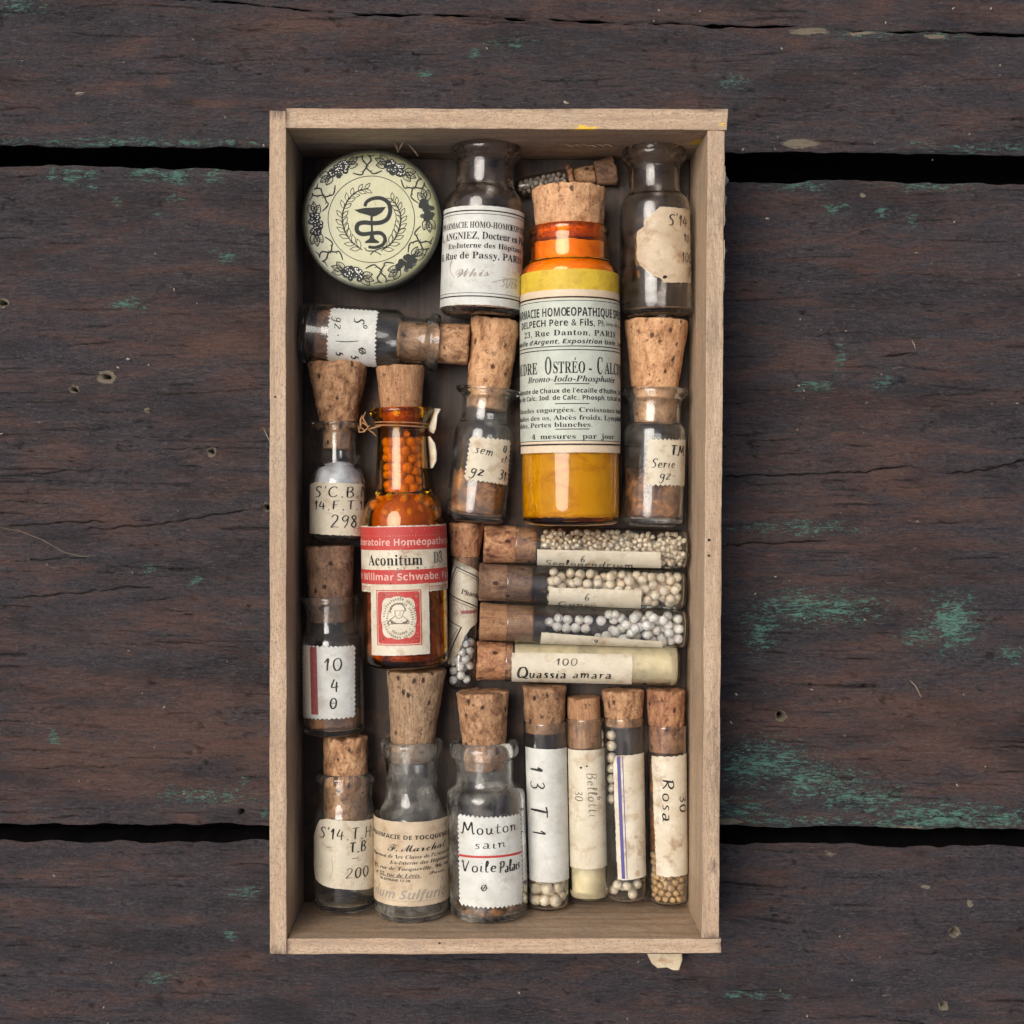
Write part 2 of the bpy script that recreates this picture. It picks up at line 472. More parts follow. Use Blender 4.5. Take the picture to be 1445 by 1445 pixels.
RED = [(280, 470, 160, 60, 0.362), (100, 700, 220, 60, 0.29), (200, 1030, 280, 70, 0.551), (160, 1100, 300, 40, 0.507), (1250, 700, 160, 120, 0.406), (1180, 560, 160, 60, 0.29),
       (1330, 1030, 160, 60, 0.609), (1380, 1090, 120, 40, 0.464), (1150, 1000, 200, 60, 0.319), (420, 33, 90, 10, 1.087), (300, 145, 40, 10, 0.652), (230, 112, 12, 9, 0.725), (1000, 20, 400, 18, 0.362), (1250, 345, 160, 40, 0.174),
       (350, 1355, 30, 22, 0.87), (270, 1385, 30, 14, 0.58), (1060, 1390, 70, 30, 0.29), (1080, 795, 80, 20, 0.362), (1300, 720, 90, 40, 0.435), (150, 900, 300, 60, 0.174)]
HOLES = [(102, 549, 8, 3.6), (149, 532, 17, 5.5), (297, 637, 8, 3.6), (376, 716, 7, 4.6), (341, 1147, 1, 3.2), (1103, 1012, 8, 4.8), (1221, 1123, 1, 2.6),
         (1349, 1317, 9, 4.5), (1333, 1421, 9, 4.2), (2, 427, 9, 4), (208, 579, 3, .5)]
BARE = [(1132, 201, 26, 6, 1.25), (1142, 44, 28, 4, 1.1), (1215, 46, 22, 3.5, .9), (1322, 50, 18, 3, .9), (1030, 1160, 18, 4, 1.2), (1275, 1169, 26, 3, 1.2), (1173, 1206, 12, 6, .5),
        (1370, 1276, 4, 5, 1.1), (1308, 1253, 6, 3, 1.1), (1217, 276, 4, 3, 1.2), (1250, 1405, 10, 2, .7), (112, 132, 7, 2, 1.1), (208, 579, 3, 4, 1.2), (722, 1390, 26, 20, .0)]
CRACKS = [([(0, 672), (60, 668), (150, 661)], 1.6, 9), ([(0, 744), (60, 740), (165, 734)], 1.9, 12), ([(110, 747), (200, 742), (262, 734), (330, 722), (372, 716)], 1.9, 12),
          ([(205, 635), (290, 632), (380, 631)], 1.2, 6), ([(0, 846), (95, 839), (165, 830), (228, 828)], 1.9, 12), ([(190, 848), (248, 844)], 1.4, 8),
          ([(130, 807), (180, 806)], 1.5, 8), ([(225, 860), (270, 864)], 1.5, 8), ([(0, 794), (140, 785)], 1.1, 6), ([(0, 707), (80, 711)], 1.1, 6),
          ([(1013, 673), (1100, 670), (1225, 665), (1300, 657)], 2.0, 13), ([(1330, 667), (1400, 663), (1445, 650), (1500, 645)], 2.0, 12), ([(1013, 771), (1100, 766), (1180, 762)], 1.9, 12),
          ([(1238, 506), (1270, 501), (1300, 498)], 2.2, 13), ([(1013, 570), (1090, 566)], 1.1, 6), ([(1290, 560), (1400, 552)], 1.2, 6),
          ([(40, 1087), (180, 1080)], 1.1, 6), ([(60, 240), (380, 232)], .3, 1), ([(270, 338), (380, 346)], 1.1, 4)]

def poly_y(pts, X):
    xs = [p[0] for p in pts]; ys = [p[1] for p in pts]
    return np.interp(X, xs, ys)

def plank(name_seed, top, bot, x0, x1, dy=1.6, drop=7.0, dropb=7.0, zoff=0.0):
    xs = np.arange(x0, x1 + 1, 3.2)
    ht = float(np.mean(poly_y(bot, xs) - poly_y(top, xs)))
    n = int(ht / dy)
    t = np.linspace(0, 1, n)
    X, T = np.meshgrid(xs, t)
    eT = fbm(xs / 40, xs * 0, 7 + name_seed, 4) * 5; eB = fbm(xs / 40, xs * 0 + 9, 17 + name_seed, 4) * 4
    yt = poly_y(top, xs) + eT; yb = poly_y(bot, xs) + eB
    Y = yt[None, :] * (1 - T) + yb[None, :] * T
    dt = Y - yt[None, :]; db = yb[None, :] - Y
    # relief
    Z = fbm(X / 90, Y / 8, 100 + name_seed, 5, .6) * 5.0
    Z += fbm(X / 34, Y / 12, 150 + name_seed, 4, .6) * 9.0
    pits = fbm(X / 14, Y / 7, 200 + name_seed, 4, .6)
    zone = np.clip(fbm(X / 160, Y / 70, 300 + name_seed, 3) * 2.2 + .45, 0, 1)
    Z += -np.clip(pits - .18, 0, 1) * 9 * zone + fbm(X / 8, Y / 3.4, 400 + name_seed, 2) * 2.0
    sv = fbm(X / 120, Y / 3.2 + 6 * vnoise(X / 200, Y / 60, 9), 500 + name_seed, 3, .6)
    Z += -np.clip(sv - .42, 0, 1) * 14
    dirt_shade = np.clip((sv - .42) * 4, 0, .6) + np.clip((pits - .34) * 2.0, 0, .5) * zone
    bare = gauss(X, Y, BARE)
    for pts, w, dep in CRACKS:
        w = w * .58
        px_ = [p[0] for p in pts]
        yc = poly_y(pts, X) + fbm(X / 12, X * 0, 61, 3) * 3.6
        w = w * (.55 + .9 * np.abs(vnoise(X / 16, X * 0 + 3, 62)) * 2)
        end = np.clip((X - px_[0]) / 22, 0, 1) * np.clip((px_[-1] - X) / 22, 0, 1)
        e = np.exp(-((Y - yc) / (w * (.35 + .65 * end) + 1e-6)) ** 2) * (end > 0) * end ** .5
        Z -= e * dep; dirt_shade = np.maximum(dirt_shade, e * .95)
    for hx, hy, ring, r in HOLES:
        dd = np.hypot(X - hx, (Y - hy) * (1.0 if ring < 12 else 1.35))
        dd = dd + 4.5 * vnoise(X / 5, Y / 4, 5)
        Z -= 26 * np.exp(-(dd / (r + .01)) ** 4)
        dirt_shade = np.maximum(dirt_shade, np.exp(-(dd / (r * .95 + .01)) ** 4) * (r > 1))
        if ring > 2:
            bare = np.maximum(bare, 1.05 * np.exp(-((dd - r - .5) / ((ring - r) * .62)) ** 2) * (dd < ring + 2))
    # knots
    for kx, ky, kr in ((1152, 510, 38), (1322, 1280, 36)):
        dd = np.hypot(X - kx, Y - ky) + 22 * vnoise(X / 18, Y / 18, 55) + 5 * vnoise(X / 5, Y / 5, 56)
        part = np.clip(.5 + 2.2 * vnoise(X / 25, Y / 25, 57), 0, 1)
        Z -= 4 * part * np.exp(-((dd - kr) / 1.6) ** 2)
        dirt_shade = np.maximum(dirt_shade, .55 * part * np.exp(-((dd - kr) / 1.5) ** 2))
        Z += np.where(dd < kr, 1.2, 0)
    Z -= drop * np.clip(1 - dt / (drop * 1.1), 0, 1) ** 2 + dropb * np.clip(1 - db / (dropb * 1.1), 0, 1) ** 2
    m = (D + H) / D
    VX = (X - NX) * m; VY = -(Y - NY) * m
    VZ = Z - 3.5 + zoff
    nr, nc = X.shape
    verts = np.stack([VX, VY, VZ + TZ], -1).reshape(-1, 3)
    idx = np.arange(nr * nc).reshape(nr, nc)
    a = idx[:-1, :-1].ravel(); b = idx[1:, :-1].ravel(); c = idx[1:, 1:].ravel(); d = idx[:-1, 1:].ravel()
    quads = np.stack([a, b, c, d], -1)
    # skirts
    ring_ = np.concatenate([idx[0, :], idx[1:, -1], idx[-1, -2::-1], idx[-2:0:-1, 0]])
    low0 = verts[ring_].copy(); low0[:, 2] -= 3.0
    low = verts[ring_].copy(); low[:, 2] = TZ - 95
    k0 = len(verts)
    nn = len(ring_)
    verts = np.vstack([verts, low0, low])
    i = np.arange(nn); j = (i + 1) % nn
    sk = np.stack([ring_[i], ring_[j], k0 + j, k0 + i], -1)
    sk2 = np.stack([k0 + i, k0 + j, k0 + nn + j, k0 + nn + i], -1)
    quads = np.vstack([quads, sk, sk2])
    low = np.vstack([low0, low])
    me = bpy.data.meshes.new('plank')
    me.vertices.add(len(verts)); me.vertices.foreach_set('co', (verts * U).astype(np.float32).ravel())
    nq = len(quads)
    me.loops.add(nq * 4); me.loops.foreach_set('vertex_index', quads.astype(np.int32).ravel())
    me.polygons.add(nq); me.polygons.foreach_set('loop_start', np.arange(0, nq * 4, 4, dtype=np.int32))
    me.polygons.foreach_set('use_smooth', np.ones(nq, dtype=bool))
    me.update(calc_edges=True)
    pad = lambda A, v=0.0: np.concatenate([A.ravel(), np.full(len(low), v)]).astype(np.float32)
    nrm = fbm(X / 90, Y / 40, 70, 3)
    for nm, A, v in (('paint', gauss(X, Y, GREEN), 0.1), ('red', gauss(X, Y, RED) + gauss(X, Y, [(1048, 700, 40, 600, -.0)]), 0.0), ('bare', bare, 0.0), ('dirt_shade', np.clip(dirt_shade, 0, 1), .97)):  # side faces get near-black colour as painted shade of the gaps
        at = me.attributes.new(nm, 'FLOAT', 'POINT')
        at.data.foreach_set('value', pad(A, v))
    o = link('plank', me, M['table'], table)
    return o

E0 = [(-320, -60), (0, -28), (290, 0), (480, 17), (960, 34), (1250, 43), (1445, 47), (1770, 52)]
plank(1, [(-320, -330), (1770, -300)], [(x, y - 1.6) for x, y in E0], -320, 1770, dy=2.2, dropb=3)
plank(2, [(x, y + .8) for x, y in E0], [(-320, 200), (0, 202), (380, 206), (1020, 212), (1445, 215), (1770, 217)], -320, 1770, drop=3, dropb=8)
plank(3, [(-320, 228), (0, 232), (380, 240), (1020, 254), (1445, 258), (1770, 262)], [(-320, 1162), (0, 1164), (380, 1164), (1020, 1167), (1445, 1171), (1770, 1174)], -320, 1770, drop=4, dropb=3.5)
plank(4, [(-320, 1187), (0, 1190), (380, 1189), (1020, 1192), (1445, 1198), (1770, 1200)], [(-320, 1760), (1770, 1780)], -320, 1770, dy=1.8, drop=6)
# battens that carry the planks
def boxmesh(x0, x1, y0, y1, z0, z1):
    v = [(x, y, z) for z in (z0, z1) for y in (y0, y1) for x in (x0, x1)]
    return mesh('box', v, [(0, 2, 3, 1), (4, 5, 7, 6), (0, 1, 5, 4), (2, 6, 7, 3), (0, 4, 6, 2), (1, 3, 7, 5)], smooth=False)
for sx in (-1, 1):
    link('batten', boxmesh(sx * 1000 - 60, sx * 1000 + 60, -1150, 1080, TZ - 300, TZ - 96), M['soil'], table)
    for sy in (-1, 1):
        link('leg', boxmesh(sx * 1000 - 58, sx * 1000 + 58, sy * 900 - 60, sy * 900 + 60, 0, TZ - 301), M['soil'], table)
link('gap_light_blocker', boxmesh(-938, 938, -1180, 1100, TZ - 330, TZ - 290), M['soil'], table)  # added board hides the lit ground so the plank gaps read black

# ================================================================ the box
box = empty('wooden_box', W(700, 750, 0))
tag(box, 'shallow open box of pale bare wood holding old medicine bottles', 'box')
bx0, by0 = Wp(700, 750, 0)

def board(name, quad, z0, z1, nl, nw, nz, along, mat, seed=0, rough=.9, yellow=(), dark_tone=(), z1b=None):
    """quad: photo px at the rim: p00,p10 (along edge A), p11,p01 (edge B)."""
    Q = [Vector(Wp(x, y, H)) for x, y in quad]
    bm = bmesh.new()
    grid = {}
    def P(i, j, k):
        key = (i, j, k)
        if key in grid: return grid[key]
        s, t, r = i / nl, j / nw, k / nz
        p = (Q[0] * (1 - s) + Q[1] * s) * (1 - t) + (Q[3] * (1 - s) + Q[2] * s) * t
        z = z0 + (z1 - z0) * r
        v = Vector((p.x - bx0, p.y - by0, z))
        f = Vector((v.x * (.012 if along == 'x' else .09), v.y * (.012 if along == 'y' else .09), v.z * .06)) + Vector((seed * 7.7, 0, 0))
        n = mnoise.noise_vector(f)
        f2 = Vector((v.x * .07, v.y * .07, v.z * .07)) + Vector((seed * 3.1, 5, 0))
        v = v + n * rough * 1.1 + mnoise.noise_vector(f2) * rough * .5
        grid[key] = bm.verts.new(v)
        return grid[key]
    for i in range(nl):
        for j in range(nw):
            bm.faces.new([P(i, j, nz), P(i + 1, j, nz), P(i + 1, j + 1, nz), P(i, j + 1, nz)])
            bm.faces.new([P(i, j, 0), P(i, j + 1, 0), P(i + 1, j + 1, 0), P(i + 1, j, 0)])
        for k in range(nz):
            bm.faces.new([P(i, 0, k), P(i + 1, 0, k), P(i + 1, 0, k + 1), P(i, 0, k + 1)])
            bm.faces.new([P(i, nw, k), P(i, nw, k + 1), P(i + 1, nw, k + 1), P(i + 1, nw, k)])
    for j in range(nw):
        for k in range(nz):
            bm.faces.new([P(0, j, k), P(0, j, k + 1), P(0, j + 1, k + 1), P(0, j + 1, k)])
            bm.faces.new([P(nl, j, k), P(nl, j + 1, k), P(nl, j + 1, k + 1), P(nl, j, k + 1)])
    bmesh.ops.recalc_face_normals(bm, faces=bm.faces)
    me = bpy.data.meshes.new(name)
    bm.to_mesh(me); bm.free()
    n = len(me.vertices)
    co = np.zeros(n * 3, dtype=np.float32); me.vertices.foreach_get('co', co); co = co.reshape(-1, 3)
    for nm, lst in (('yellow', yellow), ('dark_tone', dark_tone)):
        A = np.zeros(n)
        for x, y, z, s, sz, a in lst:
            wx, wy = Wp(x, y, z)
            s1, s2 = s if isinstance(s, tuple) else (s, s)
            A = np.maximum(A, a * np.exp(-((co[:, 0] + bx0 - wx) / s1) ** 2 - ((co[:, 1] + by0 - wy) / s2) ** 2 - ((co[:, 2] - z) / sz) ** 2))
        at = me.attributes.new(nm, 'FLOAT', 'POINT'); at.data.foreach_set('value', A.astype(np.float32))
    co *= U
    me.vertices.foreach_set('co', co.ravel())
    me.polygons.foreach_set('use_smooth', [False] * len(me.polygons))
    me.update()
    o = link(name, me, mat, box)
    b = o.modifiers.new('soft_edges', 'BEVEL'); b.width = 1.1 * U; b.segments = 2; b.limit_method = 'ANGLE'; b.angle_limit = math.radians(50)
    return o

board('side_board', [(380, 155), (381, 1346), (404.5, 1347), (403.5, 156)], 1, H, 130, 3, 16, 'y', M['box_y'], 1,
      dark_tone=[(390, 300, 0, 60, 60, .7), (393, 800, 0, 300, 70, .55), (392, 156, 180, (16, 14), 20, .75), (392, 1346, 180, (16, 10), 20, .8), (384, 700, 180, (5, 260), 12, .35), (402, 1000, 180, (3, 220), 12, .4)])  # darker low on the board, grimy at joints and rim edges
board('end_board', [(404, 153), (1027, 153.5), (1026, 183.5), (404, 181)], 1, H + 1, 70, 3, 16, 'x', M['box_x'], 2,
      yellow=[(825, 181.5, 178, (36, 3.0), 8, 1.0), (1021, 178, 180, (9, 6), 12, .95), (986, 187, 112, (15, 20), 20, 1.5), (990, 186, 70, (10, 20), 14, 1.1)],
      dark_tone=[(540, 185, 0, 140, 50, .9), (840, 185, 0, 160, 40, .7), (975, 185, 170, 20, 10, .5), (404, 165, 180, (6, 20), 30, .8), (700, 154, 180, (260, 3), 10, .5), (600, 181, 180, (200, 2.5), 6, .5), (1000, 153, 180, (30, 3), 6, .9)])  # lower part of this board darker; joints and rim edges grimy
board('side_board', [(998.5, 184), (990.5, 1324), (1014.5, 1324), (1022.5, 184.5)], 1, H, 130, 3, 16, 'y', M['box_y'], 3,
      dark_tone=[(1006, 470, 180, 60, 20, .35), (985, 700, 0, 700, 50, .35), (1012, 300, 180, 70, 30, .35), (1008, 1100, 180, (14, 160), 12, .45), (1004, 1322, 180, (16, 8), 30, .8), (1006, 1220, 180, (3, 14), 10, .9), (1018, 800, 180, (3, 300), 10, .4)])  # foot of the board darker, rim and corner joint grimy
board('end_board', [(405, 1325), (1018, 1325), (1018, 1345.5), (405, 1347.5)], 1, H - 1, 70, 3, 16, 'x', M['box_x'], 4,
      dark_tone=[(500, 1325, 40, 200, 60, .25), (790, 1320, 70, 40, 30, .45), (405, 1336, 180, (5, 14), 30, .9), (1016, 1336, 180, (6, 14), 20, .6), (620, 1346, 180, (260, 3), 10, .5), (900, 1327, 180, (120, 2), 6, .4)])
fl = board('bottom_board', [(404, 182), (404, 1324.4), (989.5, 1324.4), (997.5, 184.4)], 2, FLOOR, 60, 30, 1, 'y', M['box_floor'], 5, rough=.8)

def local_strip(name, pts, mat, parent, thick=1.0, origin=(bx0, by0)):
    """flat scrap: pts = (px, py, z) outline, extruded down by thick"""
    n = len(pts)
    top = []
    for x, y, z in pts:
        wx, wy = Wp(x, y, z); top.append((wx - origin[0], wy - origin[1], z))
    bot = [(x, y, z - thick) for x, y, z in top]
    fs = [tuple(range(n)), tuple(range(2 * n - 1, n - 1, -1))] + [(i, i + n, (i + 1) % n + n, (i + 1) % n) for i in range(n)]
    return link(name, mesh(name, top + bot, fs, smooth=False), mat, parent)

rnd = random.Random(5)
# old paper crust glued on the outside of the right board
def crust(y0, y1, amp, seed, z0, z1):
    r = random.Random(seed)
    pts = []; n = int((y1 - y0) / 3.0)
    vs = []; nz = 9
    for i in range(n + 1):
        py = y0 + (y1 - y0) * i / n
        for k in range(nz + 1):
            z = z0 + (z1 - z0) * k / nz
            xr = 1022.5 - 8 * (py - 184) / 1140
            wx, wy = Wp(xr, py, H)
            e = min(i, n - i, 4) / 4 * min(k, nz - k, 2) / 2
            w = e * amp * (.55 + .9 * mnoise.noise(Vector((py * .05, z * .05, seed)))+ .4 * mnoise.noise(Vector((py * .25, z * .2, seed))))
            vs.append((wx - bx0 + max(-1.2, w) + .6, wy - by0, z))
    fs = [(i * (nz + 1) + k, (i + 1) * (nz + 1) + k, (i + 1) * (nz + 1) + k + 1, i * (nz + 1) + k + 1) for i in range(n) for k in range(nz)]
    o = link('paper_crust', mesh('paper_crust', vs, fs), M['paper_cream'], box)
    sm = o.modifiers.new('thick', 'SOLIDIFY'); sm.thickness = .8 * U; sm.offset = -1
crust(234, 262, 9.5, 3, 120, 178)
crust(258, 318, 6.5, 5, 100, 177)
crust(338, 366, 7.0, 8, 110, 178)
crust(366, 410, 4.0, 9, 110, 176)
local_strip('torn_paper', [(913, 1346, 30), (962, 1346, 30), (963, 1354, 26), (958, 1369, 22), (950, 1369, 22), (941, 1365, 21), (928, 1366, 20), (920, 1360, 22)], M['torn'], box, 1.2)
# nail holes in the rim of the right board, splinters in the end board
def pit(px, py, z, r, parent=box):
    vs = []; n = 10
    wx, wy = Wp(px, py, z)
    for i in range(n):
        a = 2 * math.pi * i / n; rr = r * (1 + .3 * math.sin(i * 2.3))
        vs.append((wx - bx0 + rr * math.cos(a), wy - by0 + rr * math.sin(a), z))
    link('nail_hole', mesh('nail_hole', vs, [tuple(range(n))], smooth=False), M['hole'], parent)
pit(1000.5, 762, H + 1.0, 2.2); pit(1000.5, 784, H + 1.0, 1.8); pit(388, 560, H + 1.0, 1.4); pit(620, 1327+4, H + .2, 1.5)

def tube_path(name, pts, r, mat, parent, n=7, rvar=0.0):
    """round strand along 3D points given in px units"""
    vs = []; fs = []
    P = [Vector(p) for p in pts]
    for i, p in enumerate(P):
        d = (P[min(i + 1, len(P) - 1)] - P[max(i - 1, 0)]).normalized()
        a = d.cross(Vector((0.13, .2, 1))).normalized(); b = d.cross(a).normalized()
        rr = r * (1 + rvar * math.sin(i * 1.7))
        if i == 0 or i == len(P) - 1: rr *= .5
        for k in range(n):
            t = 2 * math.pi * k / n
            vs.append(p + (a * math.cos(t) + b * math.sin(t)) * rr)
    for i in range(len(P) - 1):
        for k in range(n):
            fs.append((i * n + k, i * n + (k + 1) % n, (i + 1) * n + (k + 1) % n, (i + 1) * n + k))
    return link(name, mesh(name, [tuple(v) for v in vs], fs), mat, parent)

def sp(pts, z0=None):
    return [(Wp(x, y, z)[0] - bx0, Wp(x, y, z)[1] - by0, z) for x, y, z in pts]
for x, y, dx in ((556, 205, 4), (572, 203, -6), (577, 210, 8)):
    tube_path('splinter', sp([(x, y - 6, 110), (x + dx, y + 3, 98), (x + dx * 1.6, y + 10, 88)]), 1.6, M['box_x'], box)
for k in range(6):
    x = 795 + k * 11
    tube_path('splinter', sp([(x, 203 + (k % 2) * 3, 112), (x + 7, 205 - (k % 3), 104), (x + 13, 207, 106)]), 1.1, M['box_x'], box)

# ================================================================ print: glyphs, pen strokes, label sheets
STY = {'bs': (0x1D400, 0x1D41A, 0x1D7CE), 'bi': (0x1D468, 0x1D482, 0x1D7CE), 'sc': (0x1D4D0, 0x1D4EA, 0x1D7CE), 'ss': (65, 97, 48),
       'sb': (0x1D5D4, 0x1D5EE, 0x1D7EC), 'si': (0x1D63C, 0x1D656, 0x1D7EC), 'mono': (0x1D670, 0x1D68A, 0x1D7F6)}
ACC = {'é': ('e', 1), 'è': ('e', -1), 'É': ('E', 1), 'ê': ('e', 0), 'î': ('i', 0), 'ô': ('o', 0), 'Œ': ('OE', 9)}
_gc = {}
def _conv(ch, sty):
    A, a, z = STY[sty]
    if 'A' <= ch <= 'Z': return chr(A + ord(ch) - 65)
    if 'a' <= ch <= 'z': return chr(a + ord(ch) - 97)
    if '0' <= ch <= '9': return chr(z + ord(ch) - 48)
    return ch
def _load_glyphs():
    """all letters of all styles in ONE text evaluation, a line each, then sorted out by line"""
    tc = bpy.data.curves.new('glyph', 'FONT'); tc.resolution_u = 2; tc.space_line = 3.0
    to = bpy.data.objects.new('glyph', tc)
    ts = bpy.data.scenes.new('glyph_scene'); ts.collection.objects.link(to); vl = ts.view_layers[0]
    def conv(body):
        tc.body = body; vl.update()
        me = bpy.data.meshes.new_from_object(to.evaluated_get(vl.depsgraph))
        n = len(me.vertices); co = np.zeros(n * 3); me.vertices.foreach_get('co', co)
        fs = [tuple(p.vertices) for p in me.polygons]
        bpy.data.meshes.remove(me)
        return co.reshape(-1, 3)[:, :2], fs
    PRINTED = {
        'bs': "PHARMACIE HOMO-HOMOEOPATHIQUE L. ANGNIEZ, Docteur en Pharmacie Ex-Interne des Hopitaux 6, Rue de Passy, PARIS 23, Rue Danton, POUDRE STREO - C ALCIQUE Glandes engorgees. Croissance tardive Maladies des os, Abces froids, Lymphatisme Scrofules, Pertes blanches. 4 mesures par jour Aconitum D3 Pharmacie",
        'sc': "F. Marchal Paris Whis",
        'sb': "PHARMACIE HOMOEOPATHIQUE SPECIALE DELPECH Pere & Fils, Carbonate de Chaux de l'ecaille d'huitre, 2e lavee Brom. de Calc.; Iod. de Calc.; Phosph. trical. de chaux Laboratoire Homeopathique Dr Willmar Schwabe, Paris LABORATOIRE UNIVERSEL DE PARIS SIMILIBUS CURENTUR * MEDECINE * PHARMACIE DE TOCQUEVILLE TELEPHONE 17-28",
        'ss': "Ph iens de 1re Cl",
        'si': "Medaille d'Argent, Exposition Univ., Lyon num Sulfuric",
        'bi': "Bromo-Iodo-Phosphatee Pharmen de 1re Classe de l'Universite Ex-Interne des Hopitaux 91, rue de Tocqueville, 96, rue et 32, rue de Levis Pharmacie"}
    used = {st: sorted(set(t) - {' '}) for st, t in PRINTED.items()}
    keys = [(c, st) for st, cs in used.items() for c in cs]
    h = conv('H')[0]; hh = h[:, 1].max() - h[:, 1].min(); hw = h[:, 0].max()
    two = conv('H\nH')[0]; LH = two[:, 1].max() - two[:, 1].min() - hh
    lines = ['HH', 'H H'] + ['H' + _conv(c, st) + 'H' for c, st in keys]
    co, fs = conv('\n'.join(lines))
    band = np.round(-(co[:, 1] - .3) / LH).astype(int)
    nl = len(lines); xs = [[] for _ in range(nl)]
    for i, bb in enumerate(band): xs[bb].append(co[i, 0])
    ext = [(min(x), max(x)) for x in xs]
    adv = [b_ - a_ - (ext[0][1] - ext[0][0]) for a_, b_ in ext]
    x0 = ext[0][1] - (h[:, 0].max() - h[:, 0].min()) - h[:, 0].min()        # pen position after the first H
    per = [[] for _ in range(nl)]; facs = [[] for _ in range(nl)]; seen = {}
    for f in fs:
        b_ = band[f[0]]; cx = sum(co[i, 0] for i in f) / len(f)
        if cx < hw + 1e-3 or cx > x0 + adv[b_] + h[:, 0].min() - 1e-3: continue
        q = []
        for i in f:
            if i not in seen: seen[i] = len(per[b_]); per[b_].append((co[i, 0] - x0, co[i, 1] + b_ * LH))
            q.append(seen[i])
        facs[b_].append(tuple(q))
    for st in STY: _gc[(' ', st)] = ([], [], adv[1])
    for i, key in enumerate(keys): _gc[key] = (per[2 + i], facs[2 + i], adv[2 + i])
    bpy.data.objects.remove(to, do_unlink=True); bpy.data.scenes.remove(ts)
_load_glyphs()
def glyph(ch, sty):
    return _gc[(ch, sty)]

def catmull(pts, n=5):
    if len(pts) < 3: return pts
    P = [pts[0]] + list(pts) + [pts[-1]]
    out = []
    for i in range(1, len(P) - 2):
        p0, p1, p2, p3 = P[i - 1], P[i], P[i + 1], P[i + 2]
        for k in range(n):
            t = k / n
            out.append(tuple(.5 * ((2 * p1[j]) + (-p0[j] + p2[j]) * t + (2 * p0[j] - 5 * p1[j] + 4 * p2[j] - p3[j]) * t * t + (-p0[j] + 3 * p1[j] - 3 * p2[j] + p3[j]) * t ** 3) for j in (0, 1)))
    out.append(tuple(pts[-1]))
    return out

